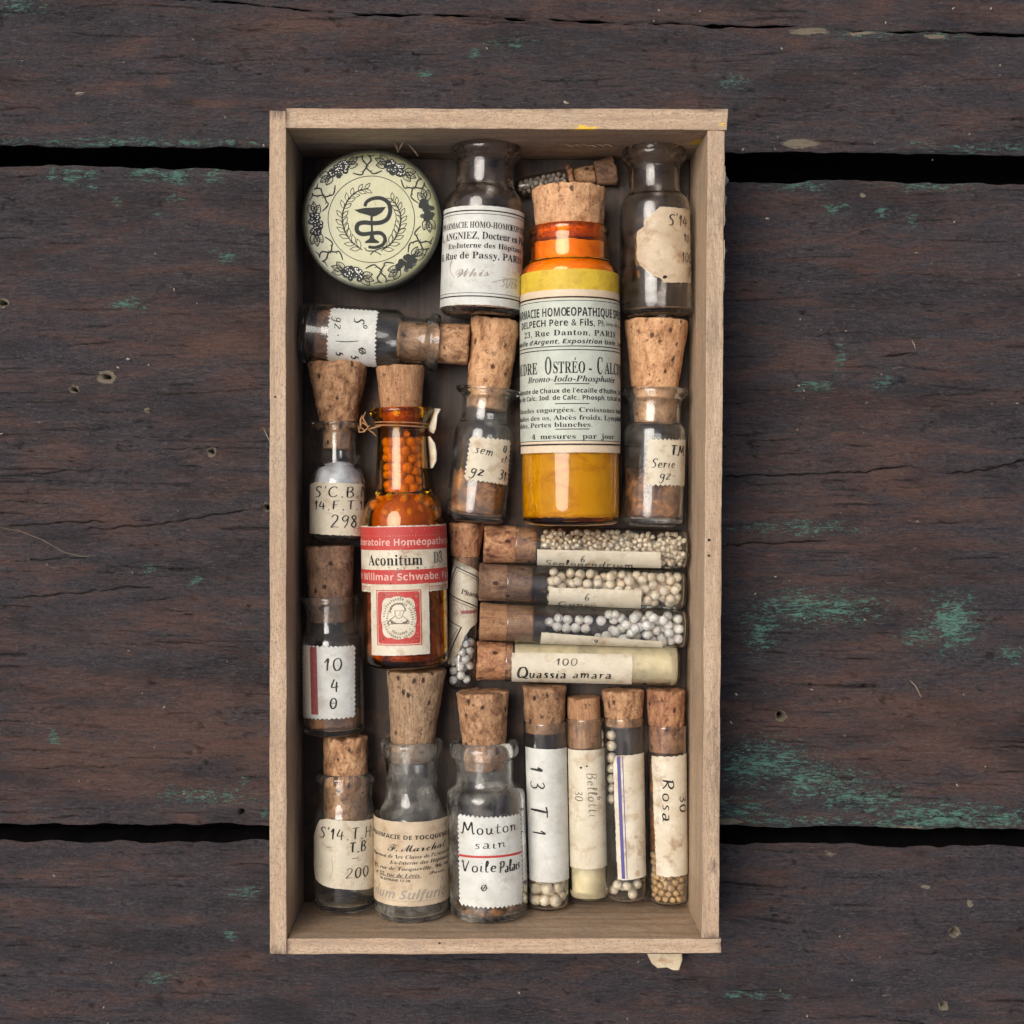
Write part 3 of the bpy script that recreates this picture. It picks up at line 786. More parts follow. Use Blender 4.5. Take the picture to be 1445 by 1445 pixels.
# pen letters: (width, strokes), cap height 1
HW = {
 'S': (.62, [[(.56, .86), (.42, 1.0), (.18, .92), (.14, .7), (.34, .52), (.46, .28), (.32, .04), (.06, .06)]]),
 "'": (.22, [[(.14, 1.12), (.08, .86)]]),
 'C': (.68, [[(.6, .84), (.44, 1.0), (.16, .84), (.06, .46), (.18, .08), (.42, .0), (.62, .18)]]),
 '.': (.28, [[(.10, .04), (.15, .0), (.13, -.02)]]),
 '-': (.5, [[(.06, .42), (.42, .45)]]),
 '_': (.75, [[(.0, .5), (.6, .52)]]),
 ' ': (.38, []),
 'B': (.66, [[(.12, 1.0), (.10, .5), (.12, .0)], [(.04, .96), (.36, 1.02), (.5, .8), (.34, .56), (.14, .52), (.42, .5), (.56, .26), (.38, .0), (.06, .02)]]),
 'N': (.8, [[(.08, .0), (.14, 1.0), (.32, .6), (.56, .02), (.66, 1.0)]]),
 'M': (1.1, [[(-.08, .04), (.08, .0), (.2, .5), (.28, 1.0), (.42, .55), (.54, .3), (.72, .7), (.86, 1.02), (.88, .5), (.92, .0), (1.04, .06)]]),
 'F': (.66, [[(.16, 1.0), (.13, .5), (.14, .0)], [(.06, 1.0), (.6, 1.02)], [(.14, .54), (.46, .56)]]),
 'T': (.72, [[(.06, .94), (.36, 1.0), (.68, 1.0)], [(.38, 1.0), (.34, .5), (.36, .0)]]),
 'H': (.76, [[(.14, 1.0), (.1, .0)], [(.58, 1.02), (.56, .0)], [(.1, .52), (.58, .54)]]),
 'V': (.82, [[(.0, .84), (.12, 1.0), (.2, .5), (.34, .0), (.5, .5), (.72, 1.02)]]),
 'P': (.66, [[(.16, 1.0), (.14, .5), (.12, .0)], [(.02, .86), (.24, 1.04), (.54, .94), (.52, .62), (.3, .48), (.14, .48)]]),
 'R': (.74, [[(.16, 1.0), (.14, .5), (.12, .0)], [(.04, .92), (.36, 1.04), (.56, .82), (.42, .56), (.16, .5), (.4, .3), (.64, .0)]]),
 'Q': (.9, [[(.5, .98), (.2, .9), (.06, .5), (.16, .1), (.44, .0), (.72, .2), (.78, .6), (.6, .94), (.4, 1.0)], [(.3, .2), (.55, .1), (.74, -.1), (.92, .0)]]),
 'G': (.86, [[(.7, .84), (.5, 1.0), (.2, .86), (.06, .44), (.22, .04), (.56, .04), (.72, .4)], [(.44, .42), (.86, .44)]]),
 '1': (.42, [[(.04, .66), (.24, 1.0), (.22, .5), (.22, .0)]]),
 'I': (.3, [[(.16, 1.0), (.1, .0)]]),
 '2': (.62, [[(.06, .8), (.24, 1.0), (.46, .9), (.46, .64), (.24, .3), (.06, .02), (.3, .06), (.58, .02)]]),
 '3': (.58, [[(.08, .9), (.3, 1.0), (.46, .84), (.3, .58), (.18, .54), (.42, .46), (.48, .2), (.28, .0), (.04, .08)]]),
 '4': (.62, [[(.22, 1.0), (.04, .42), (.3, .38), (.6, .42)], [(.42, .8), (.40, .4), (.42, .0)]]),
 '5': (.6, [[(.18, 1.0), (.12, .56), (.36, .62), (.5, .36), (.36, .04), (.06, .06)], [(.18, 1.0), (.5, 1.0)]]),
 '6': (.58, [[(.46, 1.0), (.18, .74), (.06, .3), (.2, .02), (.42, .08), (.46, .32), (.28, .44), (.08, .26)]]),
 '8': (.56, [[(.46, .86), (.28, 1.0), (.1, .84), (.28, .58), (.46, .28), (.3, .0), (.08, .2), (.24, .52), (.44, .8), (.4, .96)]]),
 '9': (.6, [[(.5, .86), (.28, 1.0), (.08, .76), (.26, .54), (.48, .74), (.5, .9), (.46, .4), (.28, .0)]]),
 '0': (.6, [[(.3, 1.0), (.1, .84), (.06, .4), (.2, .02), (.42, .1), (.52, .5), (.44, .9), (.26, 1.0)]]),
 'o': (.52, [[(.26, .54), (.08, .4), (.08, .12), (.24, .0), (.42, .12), (.42, .42), (.24, .54)]]),
 '0s': (.6, []),
 'θ': (.66, [[(.3, 1.0), (.08, .78), (.06, .3), (.26, .0), (.52, .2), (.54, .72), (.34, 1.0)], [(.06, .5), (.54, .52)]]),
 'Ø': (.8, [[(.36, .62), (.14, .48), (.14, .18), (.34, .04), (.56, .2), (.54, .5), (.34, .62)], [(-.04, .30), (.36, .34), (.76, .30)], [(.52, .66), (.2, .0)]]),
 'e': (.48, [[(.08, .26), (.38, .34), (.34, .5), (.18, .52), (.06, .3), (.16, .04), (.44, .08)]]),
 'r': (.46, [[(.04, .46), (.14, .5), (.12, .0)], [(.12, .3), (.26, .52), (.44, .48)]]),
 'z': (.5, [[(.04, .48), (.2, .54), (.38, .48), (.2, .24), (.06, .02), (.28, .06), (.48, .02)]]),
 'i': (.3, [[(.08, .46), (.14, .5), (.12, .1), (.26, .02)], [(.16, .78), (.18, .74)]]),
 'c': (.44, [[(.38, .46), (.22, .54), (.06, .3), (.16, .02), (.42, .1)]]),
 's': (.44, [[(.38, .48), (.22, .54), (.12, .4), (.3, .24), (.3, .06), (.04, .04)]]),
 'g': (.54, [[(.42, .46), (.22, .54), (.08, .34), (.2, .14), (.4, .24), (.44, .5), (.42, -.1), (.26, -.36), (.04, -.24)]]),
 'u': (.6, [[(.02, .48), (.12, .5), (.12, .12), (.26, .0), (.42, .2), (.44, .52), (.44, .1), (.6, .04)]]),
 't': (.42, [[(.2, .84), (.16, .3), (.22, .02), (.4, .08)], [(.02, .56), (.4, .58)]]),
 'n': (.62, [[(.0, .46), (.12, .52), (.12, .0)], [(.12, .3), (.3, .54), (.44, .44), (.44, .08), (.6, .04)]]),
 'm': (.86, [[(.0, .46), (.1, .52), (.1, .0)], [(.1, .3), (.26, .54), (.36, .4), (.36, .0)], [(.36, .3), (.54, .54), (.66, .4), (.66, .08), (.82, .04)]]),
 'l': (.34, [[(.06, .3), (.24, .8), (.18, 1.04), (.1, .8), (.12, .1), (.32, .06)]]),
 'a': (.56, [[(.12, .5), (.34, .52), (.4, .3), (.38, .06), (.54, .02)], [(.38, .28), (.14, .22), (.08, .04), (.26, .0), (.4, .16)]]),
 'd': (.56, [[(.4, .42), (.2, .5), (.06, .24), (.2, .0), (.4, .18)], [(.48, 1.0), (.42, .4), (.42, .06), (.56, .02)]]),
 'p': (.58, [[(.1, .52), (.08, .0), (.06, -.4)], [(.1, .36), (.28, .54), (.46, .36), (.36, .06), (.12, .08)]]),
 'h': (.58, [[(.14, 1.0), (.1, .0)], [(.1, .28), (.28, .52), (.42, .4), (.42, .0)]]),
 'f': (.44, [[(.4, .92), (.26, 1.04), (.16, .8), (.16, .2), (.12, -.3)], [(.0, .5), (.36, .52)]]),
 '/': (.4, [[(.34, 1.1), (.04, -.2)]]),
}

class Ink:
    """flat print and pen marks in label coordinates (u, v)"""
    def __init__(s, seed=0):
        s.v = []; s.f = []; s.r = random.Random(seed); s.m = []
    def poly(s, pts):
        k = len(s.v); s.v += [tuple(p) for p in pts]; s.f.append(tuple(range(k, k + len(pts)))); s.m.append(k)
    def rect(s, u0, u1, v0, v1):
        s.poly([(u0, v0), (u1, v0), (u1, v1), (u0, v1)])
    def frame(s, u0, u1, v0, v1, w):
        s.rect(u0, u1, v0, v0 + w); s.rect(u0, u1, v1 - w, v1); s.rect(u0, u0 + w, v0 + w, v1 - w); s.rect(u1 - w, u1, v0 + w, v1 - w)
    def stroke(s, pts, w, taper=.6, sm=5, closed=False, press=False, pd=(0, 1)):
        P = catmull(pts, sm) if sm else list(pts)
        if len(P) == 1: P = [P[0], (P[0][0] + w, P[0][1])]
        k = len(s.v); n = len(P); s.m.append(k)
        for i in range(n):
            a = P[max(i - 1, 0)]; b = P[min(i + 1, n - 1)]
            dx, dy = b[0] - a[0], b[1] - a[1]
            L = math.hypot(dx, dy) or 1
            t = i / max(n - 1, 1)
            ww = w * .5 * (1 if closed else (taper + (1 - taper) * math.sin(math.pi * min(1, max(0, .12 + .8 * t)))))
            if not closed and press: ww *= .58 + .62 * abs(dx * pd[0] + dy * pd[1]) / L
            nx, ny = -dy / L * ww, dx / L * ww
            s.v += [(P[i][0] + nx, P[i][1] + ny), (P[i][0] - nx, P[i][1] - ny)]
        for i in range(n - 1):
            s.f.append((k + 2 * i, k + 2 * i + 1, k + 2 * i + 3, k + 2 * i + 2))
    def circle(s, c, r, w, n=40, a0=0, a1=360):
        pts = [(c[0] + r * math.cos(math.radians(a0 + (a1 - a0) * i / n)), c[1] + r * math.sin(math.radians(a0 + (a1 - a0) * i / n))) for i in range(n + 1)]
        s.stroke(pts, w, sm=0, closed=True)
    def disc(s, c, rx, ry, n=18, rot=0, jit=0):
        pts = []
        for i in range(n):
            a = 2 * math.pi * i / n
            x, y = rx * math.cos(a) * (1 + s.r.uniform(-jit, jit)), ry * math.sin(a) * (1 + s.r.uniform(-jit, jit))
            pts.append((c[0] + x * math.cos(rot) - y * math.sin(rot), c[1] + x * math.sin(rot) + y * math.cos(rot)))
        s.poly(pts)
    def text(s, txt, c, cap, sty='bs', width=None, rot=0, align='c', track=0.0, slant=0.0):
        em = cap / .70
        lay = []; x = 0
        for ch in txt:
            if ch == 'Œ':
                for q, dx in (('O', 0), ('E', -.16)):
                    g = glyph(q, sty); lay.append((g, x + dx, None)); x += g[2] + dx
            else:
                base, acc = ACC.get(ch, (ch, None))
                g = glyph(base, sty); lay.append((g, x, (acc, base.isupper()) if acc is not None else None)); x += g[2]
            x += track
        W0 = x - track
        sx = em if width is None else width / W0
        off = {'c': -W0 / 2, 'l': 0, 'r': -W0}[align]
        ca, sa = math.cos(math.radians(rot)), math.sin(math.radians(rot))
        def T(p):
            X = (p[0] + off) * sx; Y = p[1] * em - cap * .5; X += Y * slant
            U_, V_ = c[0] + X * ca - Y * sa, c[1] + X * sa + Y * ca
            q = mnoise.noise_vector(Vector((U_ * .55, V_ * .55, cap)))
            return (U_ + q.x * .28, V_ + q.y * .28)
        for g, gx, acc in lay:
            k = len(s.v); s.v += [T((p[0] + gx, p[1])) for p in g[0]]; s.f += [tuple(i + k for i in f) for f in g[1]]
            if acc:
                a, up = acc; m = gx + g[2] * .5; y0 = .76 if up else .54
                if a == 0: s.poly([T((m - .14, y0)), (T((m, y0 + .14))), T((m + .14, y0)), T((m, y0 + .06))])
                else: s.poly([T((m - .03 * a, y0)), T((m + .05 * a, y0)), T((m + .16 * a, y0 + .15)), T((m + .05 * a, y0 + .15))])
    def hand(s, txt, c, cap, w=None, width=None, rot=0, align='c', slant=.08, gap=.12, pen=.10, wob=.03):
        W0 = sum(HW[ch][0] + gap for ch in txt) - gap
        sx = cap if width is None else width / W0
        off = {'c': -W0 / 2, 'l': 0, 'r': -W0}[align]
        ca, sa = math.cos(math.radians(rot)), math.sin(math.radians(rot))
        x = off; w = w or cap * pen
        for ch in txt:
            gw, st = HW[ch]
            dy = s.r.uniform(-wob, wob); sc = 1 + s.r.uniform(-wob, wob) * 1.5; sl = slant + s.r.uniform(-.04, .04)
            for q in st:
                pts = []
                for p in q:
                    X = (x + p[0] * sc) * sx; Y = (p[1] * sc + dy) * cap - cap * .5; X += Y * sl
                    pts.append((c[0] + X * ca - Y * sa, c[1] + X * sa + Y * ca))
                s.stroke(pts, w * s.r.uniform(.85, 1.3), .5, press=True, pd=(-sa, ca))
            x += gw + gap
    def mesh(s, name, wrap, cut=4.0):
        bm = bmesh.new()
        st = set(s.m); c_ = 0; vv = []
        for i_, p in enumerate(s.v):
            if i_ in st: c_ = (c_ + 1) % 34
            vv.append(bm.verts.new((p[0], p[1], c_ * .008)))
        for f in s.f:
            try: bm.faces.new([vv[i] for i in f])
            except ValueError: pass
        if cut and s.v:
            us = [p[0] for p in s.v]; lo, hi = min(us), max(us)
            k = math.ceil(lo / cut) * cut
            while k < hi:
                bmesh.ops.bisect_plane(bm, geom=bm.verts[:] + bm.edges[:] + bm.faces[:], plane_co=(k, 0, 0), plane_no=(1, 0, 0), dist=1e-4)
                k += cut
        bmesh.ops.recalc_face_normals(bm, faces=bm.faces)
        for f in bm.faces:
            if f.normal.z < 0: f.normal_flip()
        me = bpy.data.meshes.new(name)
        for v in bm.verts:
            v.co = Vector(wrap(v.co.x, v.co.y, v.co.z)) * U
        bm.to_mesh(me); bm.free()
        me.polygons.foreach_set('use_smooth', [True] * len(me.polygons))
        return me

def in_poly(p, poly):
    x, y = p; c = False; n = len(poly)
    for i in range(n):
        x0, y0 = poly[i]; x1, y1 = poly[(i + 1) % n]
        if (y0 > y) != (y1 > y) and x < (x1 - x0) * (y - y0) / (y1 - y0) + x0: c = not c
    return c

def sheet_mesh(name, outline, wrapz, front=.9, back=.25, step=4.0):
    n = len(outline)
    us = [p[0] for p in outline]; vs_ = [p[1] for p in outline]
    pts = [Vector(p) for p in outline]
    u = min(us) + step * .5
    while u < max(us):
        v = min(vs_) + step
        while v < max(vs_):
            if in_poly((u, v), outline) and min((u - a) ** 2 + (v - b) ** 2 for a, b in outline) > 2.0:
                pts.append(Vector((u, v)))
            v += step * 2.2
        u += step
    r = mgeo.delaunay_2d_cdt(pts, [(i, (i + 1) % n) for i in range(n)], [list(range(n))], 1, 1e-4)
    V, E, F = r[0], r[1], r[2]
    top = [wrapz(p.x, p.y, front) for p in V]; bot = [wrapz(p.x, p.y, back) for p in V]
    k = len(V)
    fs = [tuple(f) for f in F] + [tuple(k + i for i in reversed(f)) for f in F]
    cnt = {}
    for f in F:
        for i in range(len(f)):
            e = (f[i], f[(i + 1) % len(f)])
            cnt[e] = 1
    for a, b in list(cnt):
        if (b, a) not in cnt: fs.append((b, a, a + k, b + k))
    me = mesh(name, top + bot, fs, smooth=False)
    return me

def jag(pts, seed=0, stamp=0.0, torn=0.0, period=6.2):
    """subdivide an outline; stamp = perforation depth, torn = ragged amplitude"""
    r = random.Random(seed); out = []
    n = len(pts)
    for i in range(n):
        a, b = pts[i], pts[(i + 1) % n]
        L = math.hypot(b[0] - a[0], b[1] - a[1])
        if L < 1e-6: continue
        nx, ny = (b[1] - a[1]) / L, -(b[0] - a[0]) / L
        if stamp and L > 12:
            m = max(3, int(L / period)) * 4
            for k in range(m):
                t = k / m; d = -stamp * 1.35 * (.5 - .5 * math.cos(2 * math.pi * k / 4)) * r.uniform(.7, 1.2)
                out.append((a[0] + (b[0] - a[0]) * t + nx * d, a[1] + (b[1] - a[1]) * t + ny * d))
        else:
            m = max(1, int(L / 3.2))
            for k in range(m):
                t = k / m; d = (r.uniform(-1, 1) * torn if k else 0)
                out.append((a[0] + (b[0] - a[0]) * t + nx * d, a[1] + (b[1] - a[1]) * t + ny * d))
    return out

# ================================================================ bottles
def chaikin(P, it=2):
    for _ in range(it):
        Q = [P[0]]
        for a, b in zip(P[:-1], P[1:]):
            Q += [(a[0] * .78 + b[0] * .22, a[1] * .78 + b[1] * .22), (a[0] * .22 + b[0] * .78, a[1] * .22 + b[1] * .78)]
        Q.append(P[-1]); P = Q
    return P

class Bottle:
    def __init__(s, name, label, cat, B, T, R, zf=FLOOR, lift=0.0, group=None):
        s.B, s.T, s.R = B, T, R
        s.rw = R * (D + H - zf - lift) / (D + R)          # true radius, px
        s.zc = zf + lift + s.rw
        s.k = s.rw / R
        bxw = Vector(Wp(*B, s.zc)); txw = Vector(Wp(*T, s.zc))
        d = txw - bxw
        s.len = d.length / s.k
        s.ang = math.atan2(-d.x, d.y)
        s.ex = Vector((math.cos(s.ang), math.sin(s.ang))); s.ey = Vector((-math.sin(s.ang), math.cos(s.ang)))
        s.base = bxw; s.zoff = s.rw                       # the empty sits on the surface under the axis
        s.root = empty(name, (bxw.x * U, bxw.y * U, (s.zc - s.rw) * U), s.ang)
        tag(s.root, label, cat, group)
    def loc(s, x, y, z):
        return (x * s.k, y * s.k, z * s.k + s.zoff)
    def uv(s, px, py, R=None):
        R = R or s.R; phi = 0
        for _ in range(6):
            z = s.zc + R * s.k * math.cos(phi)
            d = Vector(Wp(px, py, z)) - s.base
            lx = d.dot(s.ex) / s.k; v = d.dot(s.ey) / s.k
            phi = math.asin(max(-.97, min(.97, lx / R)))
        return (R * phi, v)
    def v_at(s, px, py):
        d = Vector(Wp(px, py, s.zc)) - s.base
        return d.dot(s.ey) / s.k
    def lathe(s, name, prof, mat, seg=72, parent=None, kind=None, wob=0, sm=2, disp=None):
        prof = chaikin(prof, sm) if sm else prof
        vs = []; rows = []
        for y, r in prof:
            if r < 1e-4:
                rows.append([len(vs)] * seg); vs.append(s.loc(0, y, 0))
            else:
                row = []
                for i in range(seg):
                    a = 2 * math.pi * i / seg
                    rr = r; yy = y
                    if disp: rr, yy = disp(r, y, a)
                    row.append(len(vs)); vs.append(s.loc(rr * math.sin(a), yy, rr * math.cos(a)))
                rows.append(row)
        fs = []
        for p, q in zip(rows[:-1], rows[1:]):
            for i in range(seg):
                j = (i + 1) % seg
                f = [p[i], p[j], q[j], q[i]]
                f = [x for n_, x in enumerate(f) if x not in f[:n_]]
                if len(f) >= 3: fs.append(tuple(f))
        return link(name, mesh(name, vs, fs), mat, parent or s.root, kind)
    def glass(s, outer, t, tb, mat, nv=None, name='glass_body', punt=2.0, hole_r=None):
        """outer = [(v, r)...] from the heel to the lip; the bore keeps the neck radius above nv"""
        s.outer = outer; s.t = t
        ri = [(v, r - t) for v, r in outer if v > tb + 1 and (nv is None or v < nv)]
        L = outer[-1][0]
        if nv is not None:
            rn = hole_r or (min(r for v, r in outer if v >= nv - 1) - t)
            ri = [(v, r) for v, r in ri] + [(nv, rn), (L - 3, rn), (L, rn + 1)]
        R0 = outer[0][1]
        prof = [(punt, 0), (punt, R0 * .55), (0, R0 * .82)] + list(outer) + list(reversed(ri)) + [(tb, ri[0][1] - 3), (tb + 1.2, ri[0][1] * .5), (tb + 1.6, 0)]
        s.inner = [(tb, ri[0][1])] + ri
        return s.lathe(name, prof, mat, wob=0)
    def bore(s, v):
        xs = [p[0] for p in s.inner]; ys = [p[1] for p in s.inner]
        return float(np.interp(v, xs, ys))
    def cork(s, v0, v1, r0, r1, mat, seed=1, shear=0.0, rough=1.0, pits=14, name='cork', dome=0, vn=None, rn=None):
        r = random.Random(seed)
        P = []
        for _ in range(pits):
            P.append((r.uniform(v0, v1), r.uniform(0, 2 * math.pi), r.uniform(1.2, 2.8) * rough, r.uniform(1.2, 3.0)))
        # edge chips
        for _ in range(3):
            P.append((v1, r.uniform(0, 2 * math.pi), r.uniform(2.5, 5) * rough, r.uniform(2, 4)))
        prof = [(v0, 0), (v0, r0 - 3), (v0 + .8, r0 - .8), (v0 + 2.2, r0)]
        n = max(6, int((v1 - v0) / 2.4))
        for i in range(1, n):
            t = i / n; v = v0 + 2.2 + (v1 - v0 - 4.4) * t
            rr = r0 + (r1 - r0) * (t ** 1.15)
            if vn is not None and v < vn: rr = min(rr, rn)
            prof.append((v, rr))
        prof += [(v1 - 2, r1), (v1 - .6, r1 - .8), (v1, r1 - 2.6), (v1 + .2, r1 * .6), (v1 + .2, 0)]
        def disp(rr, y, a):
            q = Vector((rr * math.sin(a) * .06, y * .05, rr * math.cos(a) * .06)) + Vector((seed * 3.3, 0, 0))
            out = (y > v1 - 3) or (vn is None or y > vn)
            amp = 1.3 * rough if out else .35
            d = mnoise.noise(q) * amp + mnoise.noise(q * 4) * .55 * amp
            for pv, pa, ps, pd in P:
                da = (a - pa + math.pi) % (2 * math.pi) - math.pi
                e = ((y - pv) ** 2 + (da * rr) ** 2) / (ps * ps)
                if e < 6: d -= pd * math.exp(-e)
            y2 = y
            if y > v1 - 1.5: y2 = y + mnoise.noise(q * 2 + Vector((9, 0, 0))) * 1.8 * rough - abs(d) * .5
            return rr + d, y2
        o = s.lathe(name, prof, mat, seg=84, sm=0, disp=disp)
        if shear:
            me = o.data; n = len(me.vertices); co = np.zeros(n * 3); me.vertices.foreach_get('co', co); co = co.reshape(-1, 3)
            v = co[:, 1] / (s.k * U)
            co[:, 0] += np.clip(v - v0, 0, 999) * shear * s.k * U
            me.vertices.foreach_set('co', co.ravel())
        return o
    def fill(s, v0, v1, mat, label, gap=.9, rough=2.0, seed=1, name='powder', cat='powder', level=1.0, R=None):
        """loose filling; level < 1 leaves the upper side of the lying bottle empty"""
        n = max(4, int((v1 - v0) / 4))
        vsn = [v0 + (v1 - v0) * i / n for i in range(n + 1)]
        prof = [(v0, 0), (v0, s.bore(v0) * .5)] + [(v, (R or s.bore(v)) - gap) for v in vsn] + [(v1, s.bore(v1) * .5), (v1, 0)]
        def disp(rr, y, a):
            q = Vector((rr * math.sin(a) * .09, y * .09, rr * math.cos(a) * .09 + seed * 5))
            t = (y - v0) / max(1, v1 - v0)
            d = -abs(mnoise.noise(q * 1.5)) * rough * .6
            cz = rr * math.cos(a)
            y2 = y + (mnoise.noise(q) * rough * 2.5 if t > .8 else 0)
            return max(.5, rr + d), y2
        o = s.lathe(name, prof, mat, seg=64, sm=0, disp=disp)
        if level < 1:
            me = o.data; nv = len(me.vertices); co = np.zeros(nv * 3); me.vertices.foreach_get('co', co); co = co.reshape(-1, 3)
            lim = s.zoff * U + (level * 2 - 1) * s.R * s.k * U
            co[:, 2] = np.where(co[:, 2] > lim, lim + (co[:, 2] - lim) * .05 + .6 * U * np.sin(co[:, 1] / U * .5 + co[:, 0] / U), co[:, 2])
            me.vertices.foreach_set('co', co.ravel())
        # a filling lies in the bottle: it stays a thing of its own
        o.parent = None
        o.location = s.root.location; o.rotation_euler = s.root.rotation_euler
        tag(o, label, cat, kind='stuff')
        return o
    def wrap(s, R, lift):
        def f(u, v, e=0.0):
            a = u / R
            return s.loc((R + lift + e) * math.sin(a), v, (R + lift + e) * math.cos(a))
        return f
    def wrapz(s, R):
        def f(u, v, lift):
            a = u / R
            return s.loc((R + lift) * math.sin(a), v, (R + lift) * math.cos(a))
        return f
    def sheet(s, outline, mat, R=None, name='paper_label', lift=0.0, step=4.0):
        R = (R or s.R) 
        me = sheet_mesh(name, outline, s.wrapz(R), .8 + lift, .2 + lift, step)
        o = link(name, me, mat, s.root)
        return o
    def ink(s, ink, mat, parent, R=None, name='lettering', lift=1.15, cut=4.0):
        R = (R or s.R)
        if not ink.v: return None
        return link(name, ink.mesh(name, s.wrap(R, lift), cut), mat, parent)
    def px(s, pts, R=None):
        return [s.uv(x, y, R) for x, y in pts]

# ---------------------------------------------------------------- pellets
def pack(n, p, rad, y0, y1, grav, seed, iters=70, bias=0.0):
    """relax n spheres (radius p) inside a bore rad(y) between y0 and y1; grav pulls towards -z"""
    rs = np.random.RandomState(seed)
    P = np.zeros((n, 3))
    P[:, 1] = rs.uniform(y0 + p, y1 - p, n)
    R = np.array([rad(y) for y in P[:, 1]]) - p
    a = rs.uniform(0, 2 * np.pi, n); q = np.sqrt(rs.rand(n)) * R
    P[:, 0] = q * np.cos(a); P[:, 2] = q * np.sin(a)
    ys = np.linspace(y0 - 5, y1 + 5, 80); rr = np.array([rad(y) for y in ys])
    for it in range(iters):
        d = P[:, None, :] - P[None, :, :]
        L = np.sqrt((d ** 2).sum(-1)) + 1e-6
        ov = np.clip(2 * p - L, 0, None); np.fill_diagonal(ov, 0)
        P += ((d / L[:, :, None]) * (ov * .48)[:, :, None]).sum(1)
        if it < iters * .8:
            P[:, 2] -= grav; P[:, 1] -= bias
        P[:, 1] = np.clip(P[:, 1], y0 + p, y1 - p)
        R = np.interp(P[:, 1], ys, rr) - p
        q = np.hypot(P[:, 0], P[:, 2]); f = np.minimum(1, R / (q + 1e-6))
        P[:, 0] *= f; P[:, 2] *= f
    return P

_ps = {}
def pellet_mesh(r, mat, seg=14, rings=9):
    key = (round(r, 2), mat.name)
    if key in _ps: return _ps[key]
    vs = [(0, 0, r)]; 
    for i in range(1, rings):
        th = math.pi * i / rings
        for j in range(seg):
            ph = 2 * math.pi * j / seg
            q = Vector((math.sin(th) * math.cos(ph), math.sin(th) * math.sin(ph), math.cos(th)))
            q *= r * (1 + .05 * mnoise.noise(q * 2.2))
            vs.append(tuple(q))
    vs.append((0, 0, -r)); n = len(vs)
    fs = [(0, 1 + j, 1 + (j + 1) % seg) for j in range(seg)]
    for i in range(rings - 2):
        for j in range(seg):
            a = 1 + i * seg + j; b = 1 + i * seg + (j + 1) % seg
            fs.append((a, a + seg, b + seg, b))
    fs += [(n - 1, n - 1 - seg + (j + 1) % seg, n - 1 - seg + j) for j in range(seg)]
    me = mesh('sugar_pellet', vs, fs); me.materials.append(mat)
    _ps[key] = me
    return me

def pellets(b, P, r, mat, label, group):
    me = pellet_mesh(r * b.k, mat)
    ca, sa = math.cos(b.ang), math.sin(b.ang)
    rs = random.Random(3)
    for x, y, z in P:
        lx, ly, lz = b.loc(x, y, z)
        o = bpy.data.objects.new('sugar_pellet', me)
        col.objects.link(o)
        o.location = ((b.base.x + lx * ca - ly * sa) * U, (b.base.y + lx * sa + ly * ca) * U, (b.zc - b.rw + lz) * U)
        o.rotation_euler = (rs.uniform(0, 6), rs.uniform(0, 6), rs.uniform(0, 6))
        sc = rs.uniform(.92, 1.04); o.scale = (sc * rs.uniform(.9, 1.03), sc * rs.uniform(.9, 1.03), sc)
        tag(o, label, 'pellet', group)

def granules(b, P, r, mat, label, name='sugar_granules'):
    t = (1 + 5 ** .5) / 2
    ico = [Vector(v).normalized() for v in [(-1, t, 0), (1, t, 0), (-1, -t, 0), (1, -t, 0), (0, -1, t), (0, 1, t), (0, -1, -t), (0, 1, -t), (t, 0, -1), (t, 0, 1), (-t, 0, -1), (-t, 0, 1)]]
    F = [(0, 11, 5), (0, 5, 1), (0, 1, 7), (0, 7, 10), (0, 10, 11), (1, 5, 9), (5, 11, 4), (11, 10, 2), (10, 7, 6), (7, 1, 8), (3, 9, 4), (3, 4, 2), (3, 2, 6), (3, 6, 8), (3, 8, 9), (4, 9, 5), (2, 4, 11), (6, 2, 10), (8, 6, 7), (9, 8, 1)]
    V = list(ico); FF = []; cache = {}
    def mid(a, c):
        k = (min(a, c), max(a, c))
        if k not in cache: V.append(((V[a] + V[c]) / 2).normalized()); cache[k] = len(V) - 1
        return cache[k]
    for a, c, d in F:
        x, y, z = mid(a, c), mid(c, d), mid(d, a)
        FF += [(a, x, z), (c, y, x), (d, z, y), (x, y, z)]
    vs = []; fs = []
    rs = random.Random(8)
    for p in P:
        k = len(vs); q = r * rs.uniform(.8, 1.05)
        vs += [b.loc(p[0] + v.x * q, p[1] + v.y * q, p[2] + v.z * q) for v in V]
        fs += [tuple(i + k for i in f) for f in FF]
    o = link(name, mesh(name, vs, fs), mat)
    o.location = b.root.location; o.rotation_euler = b.root.rotation_euler
    tag(o, label, 'granules', kind='stuff')
    return o

